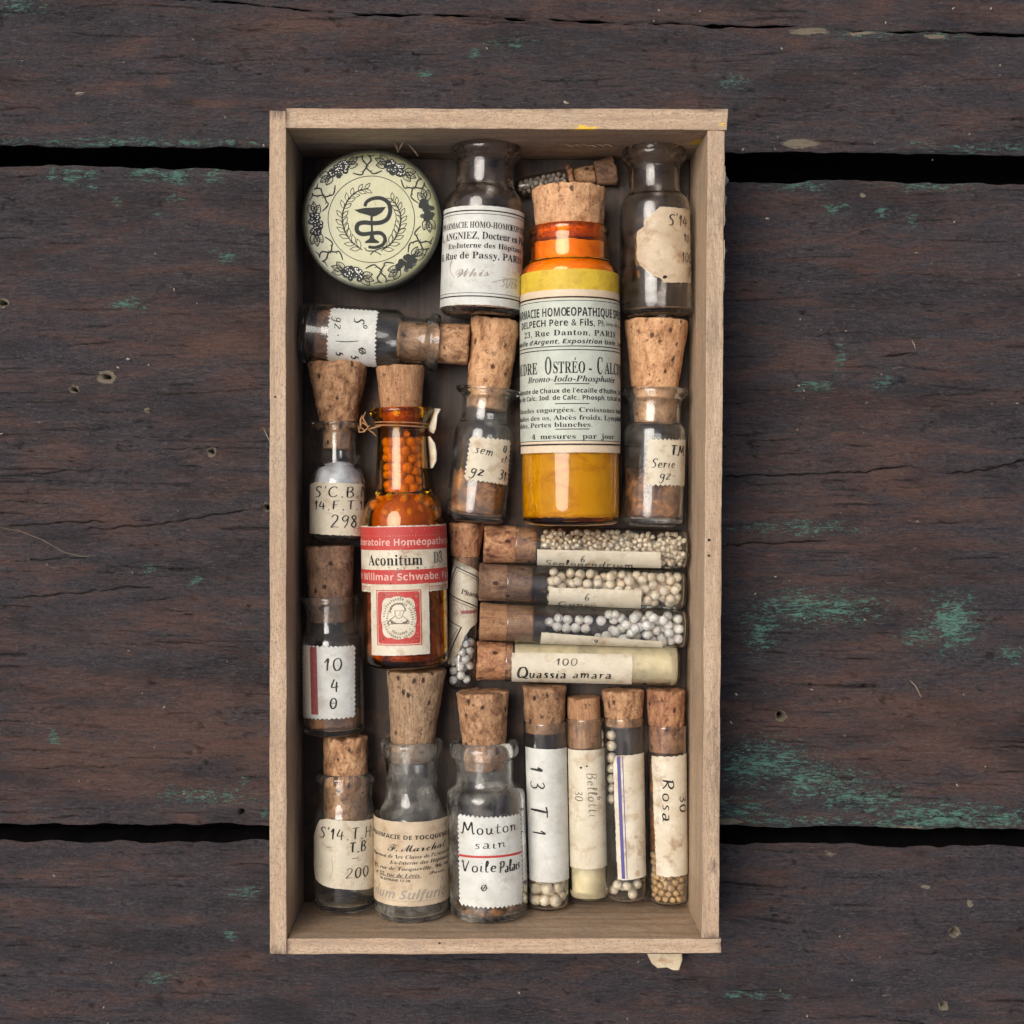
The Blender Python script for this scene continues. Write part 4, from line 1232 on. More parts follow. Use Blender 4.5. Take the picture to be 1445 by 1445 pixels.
# ================================================================ the tin
def tin():
    R = 100.5; z0 = FLOOR + .5; z1 = 92.0
    cx, cyy = 524.0, 309.5
    k = (D + H - z1) / D
    wx, wy = Wp(cx, cyy, z1)
    root = empty('round_tin', (wx * U, wy * U, z0 * U))
    tag(root, 'round lidded tin with cup and snake emblem in a fruit wreath, upper left of box', 'tin')
    def disc_lathe(name, prof, mat, seg=128):
        vs = []; rows = []
        for z, r in prof:
            if r < 1e-4: rows.append([len(vs)] * seg); vs.append((0, 0, z))
            else:
                row = []
                for i in range(seg):
                    a = 2 * math.pi * i / seg
                    row.append(len(vs)); vs.append((r * k * math.cos(a), r * k * math.sin(a), z))
                rows.append(row)
        fs = []
        for p, q in zip(rows[:-1], rows[1:]):
            for i in range(seg):
                j = (i + 1) % seg; f = [p[i], p[j], q[j], q[i]]
                f = [x for n_, x in enumerate(f) if x not in f[:n_]]
                if len(f) >= 3: fs.append(tuple(f))
        return link(name, mesh(name, vs, fs), mat, root)
    h = z1 - z0
    disc_lathe('tin_base', [(0, 0), (0, R - 9), (.8, R - 7.5), (3, R - 7), (h - 34, R - 7), (h - 33, R - 8.5), (h - 20, R - 8.5), (h - 20, 0)], M['tin_side'])
    lid = disc_lathe('lid', chaikin([(h - 33, R - 5), (h - 33.5, R - 3.5), (h - 31, R - 3.2), (h - 8, R - 2), (h - 3.0, R - 1.2), (h - 1.2, R - 2.5), (h - .4, R - 5), (h - .1, R - 12), (h, R - 30), (h, 0)], 2), M['tin_side'])
    # enamel disc on the lid follows its crown
    def wrap(lift):
        def f(u, v, x_=0.0):
            q = math.hypot(u, v)
            e = 0 if q < R - 14 else -((q - (R - 14)) / 12) ** 2 * 1.6
            return (u * k, v * k, h + lift + e + x_)
        return f
    vs = [(0, 0, h + .25)]; fs = []
    rs_ = [20, 45, 62, 75, 84, 88, 91, 93.5]; seg = 128
    for r in rs_:
        for i in range(seg):
            a = 2 * math.pi * i / seg
            vs.append(wrap(.35)(r * math.cos(a), r * math.sin(a)))
    for i in range(seg): fs.append((0, 1 + i, 1 + (i + 1) % seg))
    for q in range(len(rs_) - 1):
        for i in range(seg):
            a = 1 + q * seg + i; b = 1 + q * seg + (i + 1) % seg
            fs.append((a, a + seg, b + seg, b))
    top = link('painted_top', mesh('painted_top', vs, fs), M['tin_top'], root)
    S = .2284
    def z(x, y): return ((x - 680) * S, -(y - 770) * S)
    I = Ink(4); G = Ink(5); Wt = Ink(6)
    I.circle((0, 0), 61, .9, 96)
    # cup
    I.poly([z(575, 712), z(640, 700), z(770, 694), z(745, 728), z(710, 748), z(690, 754), z(650, 742), z(605, 730)])
    I.poly([z(674, 752), z(688, 752), z(690, 850), z(700, 890), z(728, 908), z(725, 917), z(640, 917), z(642, 908), z(668, 890), z(678, 850)])
    # snake
    sn = [(640, 690), (652, 662), (690, 642), (740, 640), (782, 665), (797, 712), (783, 762), (745, 788), (690, 794), (630, 790), (595, 805), (592, 842), (625, 862), (685, 856), (738, 856), (764, 886), (752, 925), (705, 944), (662, 940)]
    G.stroke([z(*p) for p in sn], 6.4, .55)
    I.stroke([z(*p) for p in sn], 4.6, .45)
    I.stroke([z(638, 945), z(655, 965), z(700, 968), z(740, 990)], 1.5); I.stroke([z(672, 990), z(700, 965), z(740, 950), z(800, 930)], 1.5)
    G.poly([z(700, 700), z(765, 697), z(735, 718), z(690, 722)])
    # wreath sprigs
    def sprig(path, n, ln, sgn):
        P = catmull([z(*p) for p in path], 8)
        I.stroke(P, 1.7, .5, sm=0)
        for i in range(n):
            t = int((i + .6) / n * (len(P) - 2)); a = P[t]; b = P[t + 1]
            an = math.atan2(b[1] - a[1], b[0] - a[0])
            for sd in (-1, 1):
                th = an + sd * .65; l = ln * (1 - .25 * i / n)
                mx, my = math.cos(th), math.sin(th)
                tip = (a[0] + mx * l, a[1] + my * l)
                for q in (-1, 1):
                    I.stroke([a, (a[0] + mx * l * .5 - my * l * .2 * q, a[1] + my * l * .5 + mx * l * .2 * q), tip], .85, .7)
    sprig([(625, 960), (560, 910), (515, 840), (500, 750), (530, 660), (590, 600), (660, 580)], 11, 15, 1)
    sprig([(740, 965), (810, 910), (848, 840), (862, 760), (840, 690), (800, 640)], 10, 15, 1)
    # six fruit clusters with leaves, branches between them
    cl = [(480, 465, 1), (830, 455, 1), (1020, 715, 0), (895, 1040, 0), (565, 1105, 1), (335, 800, 1)]
    rr = random.Random(11)
    def leaf(c, th, l, w):
        mx, my = math.cos(th), math.sin(th)
        tip = (c[0] + mx * l, c[1] + my * l)
        for q in (-1, 1):
            I.stroke([c, (c[0] + mx * l * .35 - my * w * q, c[1] + my * l * .35 + mx * w * q), (c[0] + mx * l * .7 - my * w * .8 * q, c[1] + my * l * .7 + mx * w * .8 * q), tip], 1.2, .8)
        I.stroke([c, tip], .7, .8, sm=0)
        for t in (.3, .5, .7):
            a = (c[0] + mx * l * t, c[1] + my * l * t)
            for q in (-1, 1):
                I.stroke([a, (a[0] + mx * 2 - my * w * .55 * q, a[1] + my * 2 + mx * w * .55 * q)], .5, .8, sm=0)
    for x, y, wh in cl:
        c = z(x, y); an = math.atan2(c[1], c[0]); tx, ty = -math.sin(an), math.cos(an)
        for t in range(46):
            q = rr.uniform(-1, 1) * 14; w = rr.uniform(-1, 1) * 8.5 * math.sqrt(max(0, 1 - (q / 15) ** 2))
            p = (c[0] + tx * q + math.cos(an) * w, c[1] + ty * q + math.sin(an) * w)
            (G if rr.random() < .5 else I).disc(p, 3.6, 3.3, 10, jit=.12)
            if wh and rr.random() < .75:
                Wt.disc((p[0] + .4, p[1] + .5), rr.uniform(.6, 1.3), rr.uniform(.5, 1.0), 7, jit=.2)
        for sd in (-1, 1):
            e = (c[0] + tx * 12 * sd, c[1] + ty * 12 * sd)
            th = an + math.pi / 2 * sd
            leaf(e, th - .45 * sd, 18, 5.0); leaf(e, th + .5 * sd, 17, 4.8)
            leaf((e[0] + tx * 3 * sd, e[1] + ty * 3 * sd), th, 17, 3.6)
    for x, y in [(650, 415), (960, 565), (1010, 925), (745, 1125), (385, 1000), (345, 605)]:
        c = z(x, y); an = math.atan2(c[1], c[0])
        ca, sa = math.cos(an), math.sin(an)
        for sd in (-1, 1):
            P = []
            for i in range(9):
                rad = 64 + i * 3.4; off = sd * (3.2 + 1.6 * math.cos(i * 1.1)) + 2.2 * math.sin(i * .9 + sd)
                P.append((ca * rad - sa * off, sa * rad + ca * off))
            I.stroke(P, 2.0, .8)
            for i in (1, 3, 5, 7):
                p = P[i]; I.stroke([p, (p[0] - sa * 3.4 * sd + ca, p[1] + ca * 3.4 * sd + sa)], 1.3, .3, sm=0)
            e = P[0]
            I.stroke([e, (e[0] - sa * 5 * sd, e[1] + ca * 5 * sd), (e[0] - sa * 14 * sd + ca * 3, e[1] + ca * 14 * sd + sa * 3)], 1.9, .5)
            e = P[-1]
            I.stroke([e, (e[0] - sa * 5 * sd - ca * 2, e[1] + ca * 5 * sd - sa * 2), (e[0] - sa * 11 * sd - ca, e[1] + ca * 11 * sd - sa)], 1.1, .5)
    link('grey_print', G.mesh('grey_print', wrap(.55), 0), M['tin_grey'], top)
    link('emblem_print', I.mesh('emblem_print', wrap(.85), 0), M['tin_ink'], top)
    link('fruit_highlights', Wt.mesh('fruit_highlights', wrap(1.2), 0), M['tin_white'], top)
tin()

def rectuv(b, a0, a1, y0, y1, R=None, x=None):
    """full wrap-round band: a0,a1 in degrees; y0,y1 photo px along the axis"""
    R = R or b.R
    x = x if x is not None else b.B[0]
    v0 = b.uv(x, y0, R)[1]; v1 = b.uv(x, y1, R)[1]
    return math.radians(a0) * R, math.radians(a1) * R, v0, v1

def rect_pts(u0, u1, v0, v1): return [(u0, v0), (u1, v0), (u1, v1), (u0, v1)]

def V(b, p):           # photo coordinate along the axis -> v
    vertical = abs(b.B[1] - b.T[1]) > abs(b.B[0] - b.T[0])
    t = (b.B[1] - p) / (b.B[1] - b.T[1]) if vertical else (b.B[0] - p) / (b.B[0] - b.T[0])
    return t * b.len
def O(b, lst): return [(V(b, p), r) for p, r in lst]

# ================================================================ smoky bottle with the white pharmacy label
b = Bottle('medicine_bottle', 'smoky grey bottle with white printed pharmacy label, beside the round tin', 'bottle', (677.5, 448), (686.5, 203), 56.5)
b.glass(O(b, [(446, 50), (441, 56), (434, 56.5), (296, 56.5), (284, 55), (276, 49), (269, 43), (262, 41.5), (232, 41.5), (226, 44), (221, 49.5), (212, 50.5), (205, 48), (203, 43)]), 5.0, 9, M['glass_smoky'], nv=V(b, 268), hole_r=34)
u0, u1, v0, v1 = rectuv(b, -116, 116, 430, 290, x=677)
lab = b.sheet(jag([(u0, v0), (u1, v0), (u1, v1), (u0, v1)], 3, torn=.25), M['paper_white'])
I = Ink(1)
def vb(y): return b.uv(680, y)[1]
for y, w in ((297, 1.7), (301.5, .7), (413.5, .7), (418, 1.7)): I.rect(u0 + 1, u1 - 1, vb(y) - w / 2, vb(y) + w / 2)
I.text('PHARMACIE HOMO-HOMŒOPATHIQUE', (13, vb(317)), 8.6, 'bs', 174)
I.text('L. ANGNIEZ, Docteur en Pharmacie', (20, vb(332)), 10, 'bs', 190)
I.text('Ex-Interne des Hôpitaux', (7, vb(346)), 7.2, 'bs', 122)
I.text('6, Rue de Passy, PARIS', (-2, vb(360)), 9.4, 'bs', 146)
b.ink(I, M['ink'], lab)
I = Ink(2)
I.text('Whis', (-14, vb(384)), 13, 'sc', 52, rot=3); I.hand('30th', (44, vb(396)), 13, .9, slant=.3)
I.stroke([(-50, vb(374)), (-45, vb(366)), (-48, vb(380)), (-38, vb(392))], .8); I.stroke([(14, vb(398)), (40, vb(390)), (60, vb(389))], .7)
b.ink(I, M['pencil'], lab, name='pencil_writing')

# ================================================================ tall amber bottle
b = Bottle('amber_bottle', 'tall amber bottle of golden powder with a large green printed label and thick cork', 'bottle', (805.5, 741), (803, 268), 68.5)
b.glass(O(b, [(740, 61), (737, 66), (730, 68.5), (392, 68.5), (384, 67.5), (377, 63), (373, 58), (366, 56.5), (348, 56), (336, 55), (330, 57), (325, 57), (322, 54)]), 5.0, 12, M['amber'], nv=V(b, 372), hole_r=49)
b.cork(V(b, 341), V(b, 268), 46, 52.5, M['cork_light'], 3, rough=1.5, pits=34, vn=V(b, 322), rn=48)
b.fill(13.5, V(b, 346), M['powder_gold'], 'golden powder filling the tall amber bottle', seed=3, rough=.8, gap=.8)
u0, u1, v0, v1 = rectuv(b, -112, 112, 412, 379, x=805)
b.sheet(jag(rect_pts(u0, u1, v0, v1), 5, torn=.5), M['paper_yellow'], name='yellow_seal')
u0, u1, v0, v1 = rectuv(b, -118, 118, 638.5, 408, x=805)
lab = b.sheet(jag(rect_pts(u0, u1, v0, v1), 6, torn=.25), M['paper_peach'], lift=.8)
def vb(y): return b.uv(805, y)[1]
g = b.sheet(rect_pts(u0 + .5, u1 - .5, vb(626.5), vb(420)), M['paper_green'], lift=1.35, name='printed_field')
g.parent = lab; 
I = Ink(3)
for y, w in ((419, 2.0), (424, .8), (488.5, 1.2), (493.5, 1.2), (622, .8), (627, 2.2)): I.rect(u0 + 1, u1 - 1, vb(y) - w / 2, vb(y) + w / 2)
for y in (541.5, 569.5, 605.5): I.rect(-24, 22, vb(y) - .6, vb(y) + .6)
I.text('PHARMACIE HOMŒOPATHIQUE SPÉCIALE', (2, vb(440)), 11.5, 'sb', 226)
I.text('DELPECH Père & Fils,', (-29, vb(455)), 9, 'sb', 120); I.text('Ph', (41, vb(455)), 9, 'ss', 12); I.text('iens de 1re Cl', (78, vb(455)), 6, 'ss', 58)
I.text('23, Rue Danton, PARIS', (-4, vb(469)), 8, 'bs', 150, track=.05)
I.text("Médaille d'Argent, Exposition Univ., Lyon", (-6, vb(481.5)), 6, 'si', 220)
I.text('POUDRE', (b.uv(760, 517)[0], vb(518)), 16, 'bs', 66, align='r')
I.text('O', (b.uv(774.5, 515)[0], vb(515)), 24, 'bs', 11); I.text('STRÉO', (b.uv(803, 517)[0], vb(518)), 16, 'bs', 44)
I.text('-', (b.uv(832, 517)[0], vb(518)), 16, 'bs', 5); I.text('C', (b.uv(845, 515)[0], vb(515)), 24, 'bs', 10); I.text('ALCIQUE', (b.uv(851.5, 517)[0], vb(518)), 16, 'bs', 66, align='l')
I.text('Bromo-Iodo-Phosphatée', (0, vb(534)), 8.4, 'bi', 138)
I.text("Carbonate de Chaux de l'écaille d'huître, 2e lavée", (2, vb(551)), 6, 'sb', 228)
I.text('Brom. de Calc.; Iod. de Calc.; Phosph. trical. de chaux', (2, vb(561)), 6, 'sb', 238)
I.text('Glandes engorgées. Croissance tardive', (4, vb(578)), 6.6, 'bs', 210)
I.text('Maladies des os, Abcès froids, Lymphatisme', (0, vb(589)), 6.6, 'bs', 232)
I.text('Scrofules, Pertes blanches.', (-48, vb(599)), 6.6, 'bs', 150)
I.text('4  mesures  par  jour', (2, vb(615.5)), 7.0, 'bs', 128)
b.ink(I, M['ink'], lab, lift=2.35)

# ================================================================ clear bottle, top right corner
b = Bottle('medicine_bottle', 'open clear glass bottle with torn tan label, in the upper right corner of the box', 'bottle', (926.5, 449), (922.5, 207), 50.5)
b.glass(O(b, [(447, 44), (443, 49), (436, 50.5), (300, 50.5), (289, 49), (281, 44), (275, 37.5), (268, 35.5), (240, 36), (232, 39), (227, 45), (220, 46), (212, 45), (207, 40)]), 5.0, 9, M['glass_brown'], nv=V(b, 276), hole_r=30)
P = [(931, 292), (958, 294), (972.5, 297), (974, 400), (938, 399), (932, 393), (925, 391), (911, 381), (903, 375), (899, 364), (899, 328), (909, 320), (909, 311), (920, 303)]
lab = b.sheet(jag(b.px(P), 7, torn=.7), M['paper_tan'])
I = Ink(5)
I.hand("S'14.", (b.uv(960, 312)[0], b.uv(960, 312)[1]), 15, 1.5, rot=0); I.hand('10', b.uv(968, 336), 11, 1.3); I.hand('100', b.uv(969, 364), 13, 1.3); I.hand('2', b.uv(972, 383), 11, 1.2)
b.ink(I, M['ink'], lab)
J = Ink(6); J.disc(b.uv(938, 391), 3.2, 2.2, 10, .3, .2); b.ink(J, M['hole'], lab, name='burnt_spot')

# ================================================================ horizontal bottle under the tin
b = Bottle('medicine_bottle', 'clear bottle lying sideways under the tin, stamp-edged label and cork to the right', 'bottle', (424, 469), (662, 487), 42.5)
b.glass(O(b, [(425, 37), (429, 41.5), (434, 42.5), (555, 42.5), (562, 41), (567, 36), (571, 33.5), (576, 33), (600, 33), (605, 36), (608, 40.5), (614, 41), (619, 39), (621, 35)]), 4.5, 10, M['glass'], nv=V(b, 570), hole_r=28.5)
b.cork(V(b, 560), V(b, 662), 26, 29.5, M['cork_mid'], 6, vn=V(b, 622), rn=27.6)
b.fill(V(b, 444), V(b, 470), M['powder_brown'], 'brown residue in the bottle lying sideways under the tin', seed=5, level=.6)
P = [(469, 436), (532, 440), (530, 517), (464, 508)]
lab = b.sheet(jag(b.px(P), 8, stamp=2.2), M['paper_white'])
I = Ink(7)
I.hand('S', b.uv(507, 454), 15, 2.2, slant=.1); I.hand('o', b.uv(518, 462), 10, 1.2); I.hand('gz', b.uv(480, 457), 15, 1.4, slant=.2); I.hand('.', b.uv(484, 474), 14, 1.8)
I.stroke([b.uv(474, 481), b.uv(490, 482), b.uv(506, 481)], 1.1); I.hand('5', b.uv(479, 499), 10, 2.4); I.hand('5', b.uv(501, 504), 10, 2.4); I.hand('Ø', b.uv(514, 496), 16, 1.9)
b.ink(I, M['ink'], lab)

# ================================================================ left column, first bottle (white powder)
b = Bottle('medicine_bottle', "small clear bottle of white powder labelled S'C.B.N 14.F.T with tapered cork", 'bottle', (477, 763), (477, 511), 39.5)
b.glass(O(b, [(762, 33), (758, 38.5), (752, 39.5), (690, 39.5), (678, 38.5), (668, 35), (659, 29), (650, 26.5), (640, 26), (614, 26.5), (608, 28), (604, 35), (599, 37.5), (595, 36)]), 4.0, 9, M['glass'], nv=V(b, 655), hole_r=21.5)
b.cork(V(b, 634), V(b, 512), 20.4, 43, M['cork_mid'], 11, vn=V(b, 597), rn=21, rough=1.4, pits=22)
b.fill(10.5, V(b, 656), M['powder_white'], "white powder inside the bottle labelled S'C.B.N", seed=9, rough=3)
P = [(438, 684), (447, 680), (512, 683), (513.5, 756), (437, 752)]
lab = b.sheet(jag(b.px(P), 9, torn=.5), M['paper_cream'])
I = Ink(8)
I.hand("S'C.B.N", b.uv(485, 694), 14, 1.8, width=86); I.hand('14.F.T.12', b.uv(485, 713), 12, 1.6, width=88); I.hand('298', b.uv(486, 736), 17, 1.6, width=38)
b.ink(I, M['ink'], lab)

# ================================================================ dark amber bottle with the red banded label
b = Bottle('amber_bottle', 'dark amber bottle of pellets with a red banded label reading Aconitum, wooden stopper and twine', 'bottle', (573.5, 940), (565, 516), 59.5)
b.glass(O(b, [(938, 50), (934, 57), (926, 59.5), (745, 59.5), (730, 58.5), (717, 55.5), (706, 50), (698, 43), (692, 39.5), (680, 38), (640, 35.5), (612, 34), (600, 35), (592, 39), (584, 44.5), (579, 45.5), (576, 43)]), 4.5, 12, M['amber_dark'], nv=V(b, 693), hole_r=29)
b.cork(V(b, 600), V(b, 517), 27.5, 34, M['cork_wood'], 4, rough=.6, pits=3, vn=V(b, 577), rn=28)
def radb(y): return b.bore(y) - .6
Pp = pack(150, 7.4, radb, V(b, 750), V(b, 617), .0, 4, 60)
granules(b, [p for p in Pp if p[2] < -4], 7.2, M['pellet_cream'], 'pellets at the back of the dark amber bottle with the red bands', 'back_pellets')
Pp = [p for p in Pp if p[2] >= -4]
pellets(b, Pp, 7.2, M['pellet_cream'], 'round sugar pellet inside the dark amber bottle with the red banded label', 'pellets in the red labelled amber bottle')
b.fill(V(b, 748), V(b, 630), M['pellet_brown'], 'pellet dust packed between the pellets of the red labelled amber bottle', seed=24, rough=3, gap=9.5)
b.fill(13.5, V(b, 752), M['powder_brown'], 'pale contents in the lower half of the red labelled amber bottle', seed=23, rough=3, gap=1.5)
u0, u1, v0, v1 = rectuv(b, -112, 112, 836, 742, x=572)
def vb(y): return b.uv(570, y)[1]
lab = b.sheet(jag([(u0, v0), (u1, v0), (u1, v1), (u0, v1)], 10, torn=.9), M['paper_stained'])
I = Ink(9)
I.rect(u0 + 1, u1 - 1, vb(776), vb(743.5)); I.rect(u0 + 1, u1 - 1, vb(824.5), vb(804)); 
b.ink(I, M['red'], lab, name='red_band')
I = Ink(10)
I.rect(u0 + 1, u1 - 1, vb(829.5), vb(828.5))
for k in range(60): I.disc((u0 + 4 + k * 3.8, vb(832)), .9, .9, 6)
b.ink(I, M['red'], lab, name='red_border')
I = Ink(11)
I.text('Laboratoire Homéopathique', (2, vb(765)), 9.0, 'sb', 186)
I.text('Dr Willmar Schwabe, Paris', (6, vb(814)), 9.4, 'sb', 186)
for k in range(60): I.disc((u0 + 3 + k * 3.8, vb(756)), .5, .5, 5)
b.ink(I, M['pink'], lab, name='pale_lettering', lift=1.45)
I = Ink(12)
I.text('Aconitum', (-11, vb(790)), 15, 'bs', 82)
b.ink(I, M['ink'], lab)
I = Ink(13)
I.text('D3', (56, vb(788)), 16, 'bs', 20)
rr = random.Random(4)
for _ in range(34): I.disc((rr.gauss(-2, 26), vb(rr.gauss(792, 24))), rr.uniform(.4, 1.8), rr.uniform(.4, 1.3), 7, 0, .3)
b.ink(I, M['ink_soft'], lab, name='stain_marks', lift=1.6)
P = [(524.5, 826), (604, 822.5), (606, 922), (526, 924)]
lab2 = b.sheet(jag(b.px(P), 12, torn=.35), M['paper_cream'], lift=.9)
def q(x, y): return b.uv(410 + x * .2007, 720 + y * .2007)
I = Ink(14)
cu, cv = q(768, 750)
# red frame with a medallion window
def fr(x0, y0, x1, y1):
    a = q(x0, y0); c = q(x1, y1); return a[0], c[0], c[1], a[1]
U0, U1, V0, V1 = fr(612, 562, 918, 942)
n = 96; inner = []; outer_ = []
for i in range(n):
    t = 2 * math.pi * i / n; c, s_ = math.cos(t), math.sin(t)
    m = max(abs(c) / ((U1 - U0) / 2 - 1.6), abs(s_) / ((V1 - V0) / 2 - 1.6))
    outer_.append(((U0 + U1) / 2 + c / m * .995, (V0 + V1) / 2 + s_ / m * .995))
    ri = 27 + 1.5 * abs(math.cos(2 * t)) ** 4
    lob = 1 + .16 * max(0, abs(math.sin(2 * t)) - .75) * 4
    inner.append(((U0 + U1) / 2 + c * 24.5 * lob, (V0 + V1) / 2 + s_ * 29.5 * lob))
for i in range(n):
    j = (i + 1) % n; I.poly([inner[i], inner[j], outer_[j], outer_[i]])
I.frame(U0 - .5, U1 + .5, V0 - .5, V1 + .5, 1.2)
b.ink(I, M['red'], lab2, name='red_frame', lift=2.05)
I = Ink(15)
# small engraved bust and circling lettering
I.stroke([q(705, 700), q(712, 680), q(740, 658), q(780, 660), q(805, 690)], 1.5); I.stroke([q(708, 720), q(702, 700), q(715, 690)], 2.2); I.stroke([q(800, 712), q(806, 695), q(800, 685)], 1.8)
I.stroke([q(735, 700), q(738, 735), q(757, 758), q(785, 745), q(795, 705)], .8); I.stroke([q(745, 706), q(760, 704)], .9); I.stroke([q(775, 706), q(790, 704)], .9); I.stroke([q(768, 706), q(772, 722), q(764, 724)], .7); I.stroke([q(757, 736), q(780, 735)], .8)
for i in range(9): I.stroke([q(700 + i * 5, 765 + i * 3), q(712 + i * 4, 792), q(720 + i * 6, 798)], .7)
for i in range(8): I.stroke([q(828 - i * 5, 770 + i * 2), q(815 - i * 4, 795)], .7)
I.stroke([q(735, 745), q(705, 770), q(690, 798), q(760, 795), q(830, 795), q(815, 765), q(790, 745)], 1.0)
txt = 'LABORATOIRE HOMEOPATHIQUE UNIVERSEL DE PARIS '
for R_, cap_, ph, tt in ((23.0, 3.0, 0, txt), (18.0, 2.8, 1.1, 'SIMILIA SIMILIBUS CURENTUR * MEDECINE *')):
    for i, ch in enumerate(tt):
        a = math.pi * 1.5 - ph - 2 * math.pi * i / len(tt)
        I.text(ch, (cu + R_ * math.cos(a) * .95, cv - 2 + R_ * 1.15 * math.sin(a)), cap_, 'sb', None if ch in ' *' else 1.9, rot=math.degrees(a) - 90) if ch != ' ' else None
for x, y in ((655, 600), (875, 600), (650, 895), (880, 905)):
    for k in range(5): I.disc((q(x, y)[0] + rr.uniform(-2.5, 2.5), q(x, y)[1] + rr.uniform(-2.5, 2.5)), 1.0, .7, 6, rr.uniform(0, 3), .3)
b.ink(I, M['ink_soft'], lab2, name='engraving', lift=2.3)
# twine round the neck, its knot and the torn paper tag
def vn_(y): return V(b, y)
loop = []
for i in range(49):
    a = 2 * math.pi * i / 48
    loop.append(b.loc(36.6 * math.sin(a), vn_(601) - .06 * 36 * math.sin(a) - 1.2, 36.6 * math.cos(a)))
tube_path('twine', loop, 1.0, M['twine'], b.root, rvar=.15)
loop = [b.loc(37.2 * math.sin(2 * math.pi * i / 48), vn_(597.5) - .05 * 36 * math.sin(2 * math.pi * i / 48), 37.2 * math.cos(2 * math.pi * i / 48)) for i in range(49)]
tube_path('twine', loop, .9, M['twine'], b.root, rvar=.15)
def lp(px, py, dz):
    z = b.zc + dz
    d = Vector(Wp(px, py, z)) - b.base
    return (d.dot(b.ex), d.dot(b.ey), b.zoff + dz)
for pts in ([(538, 601, 26), (526, 604, 22), (514, 607, 22), (508, 602, 20), (512, 596, 24), (520, 603, 26)], [(520, 603, 24), (512, 590, 22), (516, 581, 24)], [(518, 605, 24), (527, 611, 22), (531, 616, 18)],
            [(522, 600, 27), (514, 609, 26), (507, 610, 22), (505, 600, 20)], [(508, 606, 22), (509, 592, 20), (511, 586, 20)]):
    tube_path('knot', [lp(*p) for p in pts], 1.2, M['twine'], b.root, rvar=.25)
def tag_mesh(pts_px, z0, z1, nm='paper_tag'):
    vs = []; n = len(pts_px) // 2
    L_ = pts_px[:n]; R_ = pts_px[n:][::-1]
    for i in range(n):
        for j in range(5):
            t = j / 4
            x = L_[i][0] * (1 - t) + R_[i][0] * t; y = L_[i][1] * (1 - t) + R_[i][1] * t
            vs.append(lp(x, y, z0 + (z1 - z0) * t + 5 * math.sin(math.pi * t) + math.sin(i * 1.3) * 1.5))
    fs = [(i * 5 + j, (i + 1) * 5 + j, (i + 1) * 5 + j + 1, i * 5 + j + 1) for i in range(n - 1) for j in range(4)]
    o = link(nm, mesh(nm, vs, fs), M['paper_cream'], b.root)
    m_ = o.modifiers.new('thick', 'SOLIDIFY'); m_.thickness = .9 * U
tag_mesh([(612, 576), (610, 584), (607, 593), (603, 601), (604, 608), (622, 577), (617, 586), (616, 596), (615, 605), (612, 612)][:5] + [(612, 612), (615, 605), (616, 596), (617, 586), (622, 577)], -4, 14)
tag_mesh([(603, 616), (603, 626), (604, 638), (605, 650), (606, 661), (611, 660), (616, 650), (616, 638), (614, 626), (607, 616)], -6, 10)

# ================================================================ leaning bottle in the middle
b = Bottle('medicine_bottle', 'leaning clear bottle with orange brown residue, stamp-edged label and smooth tall cork', 'bottle', (670, 737), (699.5, 450), 42.5)
b.glass(O(b, [(735, 36), (731, 41), (724, 42.5), (618, 42.5), (607, 41.5), (600, 38.5), (595, 35.5), (588, 34.5), (570, 34.5), (562, 36), (556, 44), (551, 47), (548, 45)]), 4.2, 10, M['glass'], nv=V(b, 596), hole_r=30)
b.cork(V(b, 578), V(b, 451), 28.5, 35, M['cork_light'], 21, rough=1.0, pits=9, vn=V(b, 552), rn=29)
b.fill(12, V(b, 672), M['powder_brown'], 'orange brown residue in the leaning bottle next to the tall amber one', seed=31, rough=7, level=.82)
P = [(665, 617.5), (719, 623), (715, 683), (657, 675)]
lab = b.sheet(jag(b.px(P), 13, stamp=2.0), M['paper_cream'])
I = Ink(16)
I.hand('sem', b.uv(685, 635), 13, 1.3, rot=-6, slant=.2); I.hand('θ', b.uv(712, 634), 9, 1.6, rot=-8); I.hand('cl', b.uv(711, 648), 10, 1.2, rot=-8); I.hand('gz', b.uv(675, 663), 16, 1.8, rot=-6, slant=.2); I.hand('31', b.uv(709, 671), 13, 1.9, rot=-8)
b.ink(I, M['ink'], lab)

# ================================================================ right bottle with the tall tapered cork
b = Bottle('medicine_bottle', 'clear bottle labelled TM Serie with tall tapered cork, against the right board', 'bottle', (919.5, 743), (926.5, 452), 44)
b.glass(O(b, [(741, 38), (738, 42.5), (731, 44), (613, 44), (605, 43), (600, 40), (597, 37.5), (590, 37), (572, 37), (565, 39), (560, 44), (556, 46.5), (551, 46.5), (548, 44)]), 4.2, 11, M['glass'], nv=V(b, 598), hole_r=32)
b.cork(V(b, 598), V(b, 453), 28, 45, M['cork_light'], 31, rough=.8, pits=8, vn=V(b, 550), rn=31)
b.fill(12.5, V(b, 668), M['powder_brown'], 'orange brown residue in the bottle labelled TM Serie', seed=37, rough=8, level=.8)
P = [(916, 621), (966.5, 623), (967, 684), (912, 683)]
lab = b.sheet(jag(b.px(P), 14, stamp=2.0), M['paper_cream'])
I = Ink(17)
I.hand('TM', b.uv(957, 636), 13, 2.6, width=30); I.hand('Serie', b.uv(937, 654), 12, 1.4, width=34, slant=.2); I.hand('gz-', b.uv(943, 670), 14, 1.6, slant=.15)
b.ink(I, M['ink'], lab)

